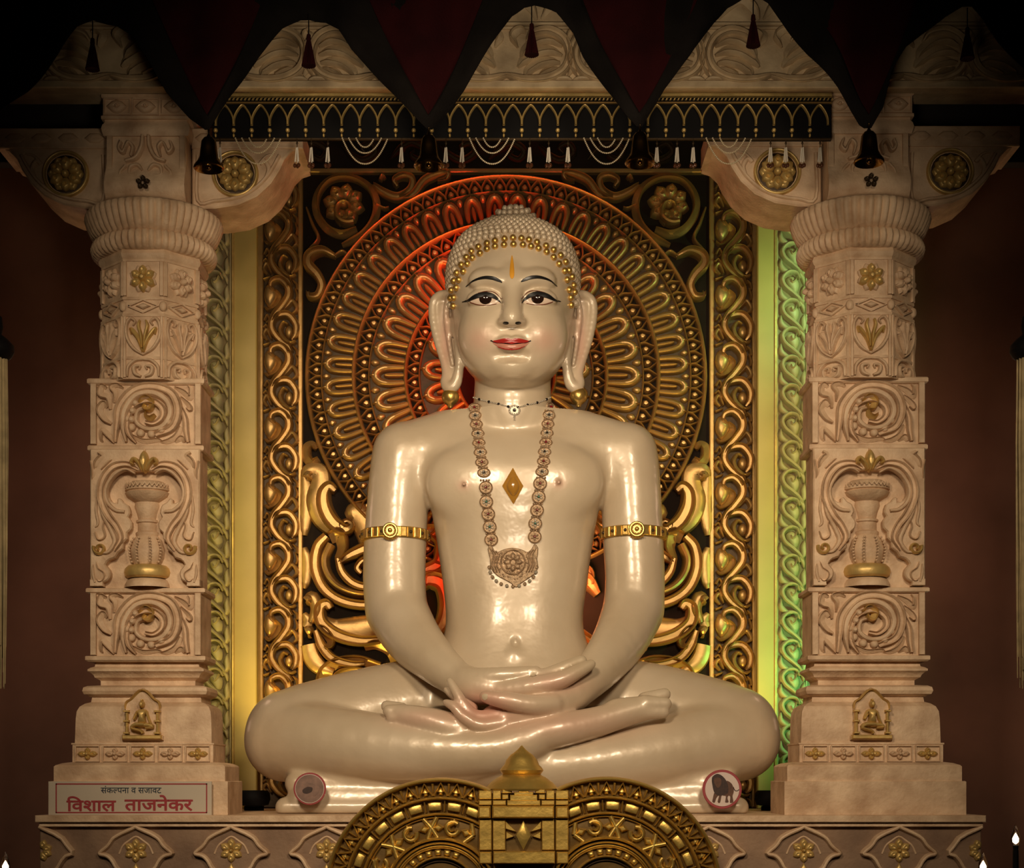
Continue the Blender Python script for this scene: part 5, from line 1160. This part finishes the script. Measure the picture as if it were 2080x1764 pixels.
for L_ in (Lm, Rm):
    for i, (x, y) in enumerate(L_):
        p, n = hit(x, y); n = n * np.array((.5, 1, .22)); r = 13 if i < 8 else 13.5; ry = r * (.70 if i < 8 else .95); f = nfr(p, n, px_)
        m_ = MB().prism(f, circ(0, 0, r, 20, ry), -3, 3, 1).ridge(f, [(r * .92 * math.cos(t), ry * .92 * math.sin(t), 1.5) for t in np.linspace(0, 2 * PI, 24)[:-1]], 6, ROUND, closed=True, raw=True)
        o = m_.build('medallion', 'pale_gold' if i % 2 else 'pale_gold', nk)
        f_ = MB()
        for k in range(6):
            a = 2 * PI * k / 6; f_.pillow(f, [(x2 * math.cos(a) - (y2 - 2) * math.sin(a), (x2 * math.sin(a) + (y2 - 2) * math.cos(a)) * ry / r) for x2, y2 in petal(7, 2.2)], 6, w0=2)
        f_.build('medallion_star', 'silver' if i % 2 else 'pale_gold', o)
        MB().pillow(f, circ(0, 0, 2.6, 8, 2.4), 9, w0=2).build('gem', ('red_gem', 'dark_gem' if i < 8 else 'green_gem')[i % 2], o)
        if i < len(L_) - 1:
            p2, n2 = hit((x + L_[i + 1][0]) / 2, (y + L_[i + 1][1]) / 2); f2 = nfr(p2, n2, px_); lk = MB()
            for dx in (-8, -3, 3, 8): lk.pillow(f2, circ(dx, 0, 2.4, 8), 5)
            lk.build('link', 'pale_gold', nk)
p, n = hit(1042, 1145); f = nfr(p, (0, -1, .0), px_)
out = [(-50, -28), (-44, -38), (-34, -22), (-22, -26), (-8, -30), (6, -30), (20, -26), (32, -22), (42, -38), (50, -30), (48, -8), (50, 8), (42, 22), (28, 32), (16, 40), (6, 48), (-4, 40), (-18, 32), (-32, 24), (-44, 10), (-46, -10)]
pd = MB().prism(f, catmull(out, 2, True), -14, 4, 1.5).build('pendant', 'pale_gold', nk)
f_ = MB().ridge(f, [(24 * math.cos(t), -2 + 24 * math.sin(t), 2) for t in np.linspace(0, 2 * PI, 30)[:-1]], 9, ROUND, closed=True, raw=True, w0=2); flower(lambda a, b, h: f(a, b, h + 3), f_, 0, -2, 20, 8, 6, .2, .3); f_.build('pendant_rosette', 'pale_gold', pd)
for sx in (-1, 1):
    for k in range(3): MB().ridge(f, [(sx * (46 - k * 6), -30 + k * 3, 1.5), (sx * (38 - k * 5), -16, 2), (sx * (42 - k * 5), 2, 2), (sx * (36 - k * 5), 18, 1.5)], 8, ROUND, 4, 2).build('pendant_rib', 'pale_gold', pd)
for k in range(13):
    t = math.radians(180 - 15 * k); x, y = 47 * math.cos(t), 8 + 38 * math.sin(t)
    MB().sphere(f(x, y, 4), 3.6 * px_, 8, 6).build('pendant_bead', 'silver' if k % 2 else 'pale_gold', pd)
gr = MB(); random.seed(3)
for k in range(90):
    a, r = random.uniform(0, 2 * PI), math.sqrt(random.random()); x, y = 40 * r * math.cos(a), 2 + 30 * r * math.sin(a)
    gr.sphere(f(x, y, 4.5), random.uniform(1.2, 2.2) * px_, 6, 4)
gr.build('granulation', 'pale_gold', pd, kind='stuff')
# choker
p, n = hit(1045, 833)
ck = thing('choker', p, 'thin beaded choker with a small round pendant on the statue neck', 'necklace')
cpts = catmull([(963, 808), (980, 813), (1000, 818), (1020, 823), (1038, 828), (1045, 829), (1056, 827), (1075, 822), (1095, 817), (1110, 811), (1120, 806)], 8); cb = MB()
seg = np.r_[0, np.cumsum(np.hypot(*np.diff(cpts, axis=0).T))]
for d_ in np.arange(0, seg[-1], 3.4):
    x, y = np.interp(d_, seg, cpts[:, 0]), np.interp(d_, seg, cpts[:, 1]); q, n = hit(x, y)
    if q is not None: cb.sphere(q + n * .003, 1.9 * px_, 6, 4)
cb.build('bead_chain', 'silver', ck, kind='stuff')
for d_ in np.linspace(.08, .92, 8):
    x, y = np.interp(d_ * seg[-1], seg, cpts[:, 0]), np.interp(d_ * seg[-1], seg, cpts[:, 1]); q, n = hit(x, y); MB().sphere(q + n * .006, 2.8 * px_, 8, 6).build('dark_bead', 'dark_gem', ck)
q, n = hit(1045, 834); f = nfr(q, n * np.array((.5, 1, .5)), px_)
pd = MB().prism(f, circ(0, 0, 12, 18, 10), -2, 3, 1).build('pendant', 'silver', ck); MB().pillow(f, circ(0, 0, 4, 12), 8).build('gem', 'dark_gem', pd)
for k in range(12): MB().sphere(f(10 * math.cos(k * PI / 6), 8.5 * math.sin(k * PI / 6), 4), 2 * px_, 6, 4).build('pendant_bead', 'silver', pd)
MB().sphere(f(0, 13, 2), 2.2 * px_, 6, 4).sphere(f(0, 18, 2), 1.6 * px_, 6, 4).build('drop', 'silver', pd)
# armbands
for cx, cy, rr, mx, lab in ((803, 1088, 63, 798, 'gold armband with round boss on the left of the picture'), (1286.5, 1085, 61, 1288, 'gold armband with round boss on the right of the picture')):
    Ya = .02; s_ = S(Ya); X, Y_, Z = P(cx, cy + 2, Ya)
    ab = thing('armband', (X, Y_, Z), lab, 'armband', 'gold armbands')
    r = rr * s_ + .004
    MB().lathe(X, Y_, [(r - .01, Z - 11 * s_), (r + .006, Z - 11 * s_), (r + .008, Z - 9 * s_), (r + .006, Z), (r + .008, Z + 9 * s_), (r + .006, Z + 11 * s_), (r - .01, Z + 11 * s_)], 48).build('band', 'gold_metal', ab)
    for k in range(30):
        a = 2 * PI * k / 30
        fo = (X + (r + .006) * math.cos(a), Y_ + (r + .006) * math.sin(a), Z); f = rplane(fo, a + PI / 2, s_)
        pl = MB().prism(f, rect(-5.6, -9.5, 5.6, 9.5), -1, 3.5, 1).build('plate', 'gold_metal', ab)
        if k % 2: MB().pillow(f, circ(0, 0, 4, 10), 6.5).build('plate_boss', 'gold_dark', pl)
    fo = (X - (cx - mx) * s_, Y_ - r - .008, Z); f = rplane(fo, 0, s_)
    bs = MB().prism(f, circ(0, -1, 16, 24), -3, 6, 2).build('boss', 'gold_metal', ab)
    MB().ridge(f, [(11 * math.cos(t), -1 + 11 * math.sin(t), 1.5) for t in np.linspace(0, 2 * PI, 24)[:-1]], 10, ROUND, closed=True, raw=True, w0=4).pillow(f, circ(0, -1, 5, 12), 12, w0=4).build('boss_ring', 'gold_metal', bs)
    dg = MB()
    for k in range(16): dg.sphere(f(9 * math.cos(k * PI / 8), -1 + 9 * math.sin(k * PI / 8), 7), 1.5 * s_, 6, 4)
    for k in range(9): dg.sphere(f(-14 + k * 3.5, 12 + 5 * math.sin(k * PI / 8), 3), 2 * s_, 6, 4)
    dg.build('boss_beads', 'gold_metal', bs, kind='stuff')
# ================================================================== round stickers
Yk = -.62; fk = plane(Yk)
for cx, cy, r, lab in ((1467, 1604, 40, 'round white sticker with a red rim and a walking brown lion'), (629, 1603, 33, 'round red-rimmed sticker with a dim brown animal print')):
    dk = thing('round_sticker', P(cx, cy + r, Yk), lab, 'sticker')
    MB().prism(fk, circ(cx, cy, r, 40), -5, 0, 1).build('disc', 'disc_red', dk)
    fc_ = MB().prism(fk, circ(cx, cy, r * .87, 40), 0, 1.2, .4).build('face', 'disc_white' if r > 35 else 'disc_brown', dk)
    if r > 35:
        g = lambda pts: [(1040 + x / 3.53, 1180 + y / 3.53) for x, y in pts]
        fl = lambda h: (lambda u, v, w_: fk(u, v, w_ + h))
        MB().prism(fl(1.2), catmull(g([(1530, 1440), (1570, 1452), (1588, 1490), (1588, 1520), (1580, 1545), (1586, 1585), (1572, 1594), (1562, 1590), (1564, 1550), (1552, 1542), (1544, 1560), (1552, 1588), (1534, 1592), (1528, 1586), (1532, 1545), (1510, 1535)]), 3, True), 0, .8).build('lion_body', 'lion', fc_)
        MB().prism(fl(1.2), catmull(g([(1455, 1515), (1440, 1560), (1436, 1586), (1452, 1592), (1464, 1560), (1484, 1540), (1474, 1586), (1490, 1592), (1500, 1550), (1505, 1520)]), 3, True), 0, .9).build('lion_legs', 'lion', fc_)
        MB().prism(fl(1.2), catmull(g([(1438, 1405), (1470, 1386), (1505, 1400), (1535, 1435), (1550, 1480), (1545, 1525), (1505, 1540), (1470, 1538), (1448, 1515), (1436, 1465), (1432, 1430)]), 3, True), 0, 1.2).build('lion_mane', 'lion_dark', fc_)
        MB().prism(fl(2.4), catmull(g([(1450, 1420), (1478, 1412), (1500, 1430), (1496, 1465), (1476, 1488), (1458, 1470), (1448, 1445)]), 3, True), 0, .5).build('lion_face', 'lion', fc_)
        MB().ridge(fl(1.2), [(*q, 1) for q in g([(1586, 1480), (1598, 1505), (1615, 1508), (1628, 1498)])], 1, ROUND, 4).build('lion_tail', 'lion_dark', fc_)
    else:
        fl = lambda u, v, w_: fk(u, v, w_ + 1.2)
        MB().ridge(fl, [(cx + 29 * math.cos(t), cy + 29 * math.sin(t), .8) for t in np.linspace(0, 2 * PI, 40)[:-1]], .8, ROUND, closed=True, raw=True).build('rim_line', 'disc_white', dk)
        MB().prism(fl, catmull([(cx - 14, cy + 2), (cx - 4, cy - 4), (cx + 6, cy - 2), (cx + 4, cy + 6), (cx - 6, cy + 10), (cx - 13, cy + 8)], 3, True), 0, .6).build('dark_patch', 'lion_dark', fc_)
        MB().prism(fl, catmull([(cx - 8, cy - 12), (cx + 6, cy - 10), (cx + 20, cy - 4), (cx + 18, cy + 8), (cx + 8, cy + 16), (cx + 4, cy + 2)], 3, True), 0, .5).build('pale_patch', 'disc_brown', fc_)
# ================================================================== lettered sign
Yg = -.80; fg2 = plane(Yg); sS = S(Yg)
sgn = thing('lettered_sign', P(264, 1657, Yg), 'white sign with red border and Devanagari lettering at the left column foot', 'sign')
MB().prism(fg2, rect(98, 1588, 430, 1657), -5, 0, .6).build('sign_board', 'paper', sgn, smooth=20)
MB().prism(fg2, rect(100, 1590, 112.5, 1655), 0, .4).build('sign_margin', 'paper', sgn)
for a in ((113, 1592, 421, 1594.5), (113, 1650, 421, 1652.5), (113, 1592, 115.5, 1652), (418.5, 1592, 421, 1652)): MB().prism(fg2, rect(*a), 0, .5).build('border_line', 'sign_red', sgn, smooth=0)
def write(parts, x0, x1, y0, y1, m, nm, bold):
    """pieces of text set one after another; returns one mesh fitted into the box (px)"""
    V_, F_ = [], []; pen = 0.0
    for t, clip, dx in parts:
        cu = bpy.data.curves.new('t', 'FONT'); cu.body = t; cu.fill_mode = 'BOTH'; cu.extrude = .01
        o = bpy.data.objects.new('t', cu); C.objects.link(o); bpy.context.view_layer.update()
        me_ = o.evaluated_get(bpy.context.evaluated_depsgraph_get()).to_mesh(); v = np.array([q.co[:] for q in me_.vertices]) if len(me_.vertices) else np.zeros((0, 3)); f_ = [tuple(p_.vertices) for p_ in me_.polygons]
        o.evaluated_get(bpy.context.evaluated_depsgraph_get()).to_mesh_clear(); C.objects.unlink(o); bpy.data.objects.remove(o); bpy.data.curves.remove(cu)
        if not len(v): continue
        w_ = v[:, 0].max()
        if clip:
            bmm = bmesh.new(); vs2 = [bmm.verts.new(q) for q in v]
            for q in f_:
                try: bmm.faces.new([vs2[i] for i in q])
                except ValueError: pass
            bmesh.ops.bisect_plane(bmm, geom=bmm.verts[:] + bmm.edges[:] + bmm.faces[:], plane_co=(w_ * clip, 0, 0), plane_no=(1, 0, 0), clear_outer=True)
            bmm.verts.index_update(); v = np.array([q.co[:] for q in bmm.verts]); f_ = [tuple(z.index for z in q.verts) for q in bmm.faces]; bmm.free(); w_ = v[:, 0].max()
        k = len(V_); V_ += [(q[0] + pen + dx, q[1], q[2]) for q in v]; F_ += [tuple(i + k for i in q) for q in f_]; pen += w_ + dx
    v = np.array(V_); F0 = F_; n0 = len(v); V_ = [v]; F_ = []
    for k, (dx, dy) in enumerate(((0, 0), (bold, 0), (-bold, 0), (0, bold), (0, -bold), (bold * .7, bold * .7), (-bold * .7, -bold * .7), (bold * .7, -bold * .7), (-bold * .7, bold * .7))):
        if k: V_.append(v + np.array((dx, dy, .0006 * k)))
        F_ += [tuple(i + k * n0 for i in q) for q in F0]
    v = np.vstack(V_); lo, hi = v.min(0), v.max(0); a = MB()
    a.add([fg2(x0 + (q[0] - lo[0]) / (hi[0] - lo[0]) * (x1 - x0), y1 - (q[1] - lo[1]) / (hi[1] - lo[1]) * (y1 - y0), .2 + .8 * (q[2] - lo[2]) / (hi[2] - lo[2] + 1e-9)) for q in v], F_)
    return a.build(nm, m, sgn, smooth=0)
SIGN1 = [('\u0938\u0902\u0915', 0, 0), ('\u0932', .72, 0), ('\u092a\u0928\u093e \u0935 \u0938\u091c\u093e\u0935\u091f', 0, 0)]
write(SIGN1, 205, 328, 1597, 1612, 'sign_blue', 'small_lettering', .006)
write([('\u093f\u0935\u0936\u093e\u0932', 0, 0)], 135, 236, 1618, 1649, 'sign_red', 'large_word', .022)
write([('\u0924\u093e\u091c\u0928\u0947\u0915\u0930', 0, 0)], 253, 392, 1615.5, 1648, 'sign_red', 'large_word', .022)
# ================================================================== yarn tassels, candle bulbs, floodlights
for cx, lab in ((-6, 'long cream yarn tassel with a black cap at the left edge'), (2086, 'long cream yarn tassel with a black cap at the right edge')):
    Yy = -1.55; s_ = S(Yy); X, _, Zb = P(cx, 1400, Yy); zt = lambda y: (HY - y) * s_
    ta = thing('yarn_tassel', (X, Yy, Zb), lab, 'tassel', 'cream yarn tassels')
    MB().tube([(X, Yy, zt(-500)), (X, Yy, zt(640))], 2 * s_, 6).build('cord', 'black', ta)
    MB().lathe(X, Yy, [(1 * s_, zt(636)), (10 * s_, zt(645)), (12 * s_, zt(665)), (9 * s_, zt(680)), (22 * s_, zt(690)), (33 * s_, zt(702)), (34 * s_, zt(715)), (28 * s_, zt(726)), (20 * s_, zt(732))], 24).build('cap', 'black', ta)
    sk = MB(); random.seed(5)
    for k in range(90):
        a = random.uniform(0, 2 * PI); r = 22 * math.sqrt(random.uniform(.35, 1)); yb = 1400 - random.uniform(0, 330) * random.random() * 1.2; j = random.uniform(-3, 3)
        sk.tube([(X + (r * .9 * math.cos(a)) * s_, Yy + r * .9 * math.sin(a) * s_, zt(724)), (X + r * math.cos(a) * s_, Yy + r * math.sin(a) * s_, zt(900)), (X + (r * .95 * math.cos(a) + j * .5) * s_, Yy + r * math.sin(a) * s_, zt((900 + yb) / 2)), (X + (r * .8 * math.cos(a) + j) * s_, Yy + r * .8 * math.sin(a) * s_, zt(yb))], [2.4 * s_, 2.4 * s_, 2.2 * s_, 1.2 * s_], 5)
    sk.build('yarn_strands', 'yarn', ta, kind='stuff')
mb_ = bpy.data.materials.new('bulb_glow'); mb_.use_nodes = True; b = mb_.node_tree.nodes['Principled BSDF']
nt = mb_.node_tree; tx = nt.nodes.new('ShaderNodeTexNoise'); tx.inputs['Scale'].default_value = 20; nt.links.new(tx.outputs['Fac'], b.inputs['Roughness'])
b.inputs['Emission Color'].default_value = (1, .82, .62, 1); b.inputs['Emission Strength'].default_value = 4.0; M['bulb'] = mb_
mg = bpy.data.materials.new('bulb_glass'); mg.use_nodes = True; b = mg.node_tree.nodes['Principled BSDF']; b.inputs['Base Color'].default_value = (1, .8, .55, 1); b.inputs['Transmission Weight'].default_value = 1; b.inputs['Roughness'].default_value = .05; b.inputs['IOR'].default_value = 1.2; M['bulb_glass'] = mg
for cx, cy, lab in ((2063, 1720, 'lit candle bulb on a stand at the far right'), (1997, 1776, 'lit candle bulb low beside the right platform corner'), (11, 1776, 'lit candle bulb at the lower left corner')):
    Yc2 = -1.3; s_ = S(Yc2); X, _, Z = P(cx, cy, Yc2); bu = thing('candle_bulb', (X, Yc2, ZF), lab, 'lamp', 'candle bulbs')
    MB().lathe(X, Yc2, [(1 * s_, Z), (6 * s_, Z + 2 * s_), (9.5 * s_, Z + 12 * s_), (9 * s_, Z + 22 * s_), (5 * s_, Z + 34 * s_), (1 * s_, Z + 44 * s_)], 16).build('glass', 'bulb_glass', bu)
    MB().lathe(X, Yc2, [(1 * s_, Z + 5 * s_), (5 * s_, Z + 9 * s_), (5.5 * s_, Z + 16 * s_), (2 * s_, Z + 24 * s_), (.5 * s_, Z + 27 * s_)], 12).build('filament', 'bulb', bu)
    MB().lathe(X, Yc2, [(.05, ZF), (.055, ZF + .02), (.02, ZF + .05), (.014, Z - .2), (.012, Z - 8 * s_), (5 * s_, Z - 7 * s_), (6 * s_, Z + 1 * s_), (4 * s_, Z + 3 * s_)], 16).build('stand', 'black', bu)
for cx, lab in ((516, 'small black floodlight behind the left knee'), (1566, 'small black floodlight behind the right knee')):
    Yl = .15; s_ = S(Yl); X, _, _ = P(cx, 1650, Yl); fl_ = thing('floodlight', (X, Yl, ZP), lab, 'lamp', 'black floodlights')
    z0 = ZP; r_ = .07
    MB().tube([(X - .05, Yl, z0 + .012), (X + .05, Yl, z0 + .012)], .012, 8).build('foot', 'black', fl_)
    MB().lathe(X, Yl, [(.02, z0 + .02), (.075, z0 + .03), (.085, z0 + .06), (.082, z0 + .09), (.07, z0 + .105), (.06, z0 + .1), (.01, z0 + .095)], 20).build('housing', 'black', fl_)
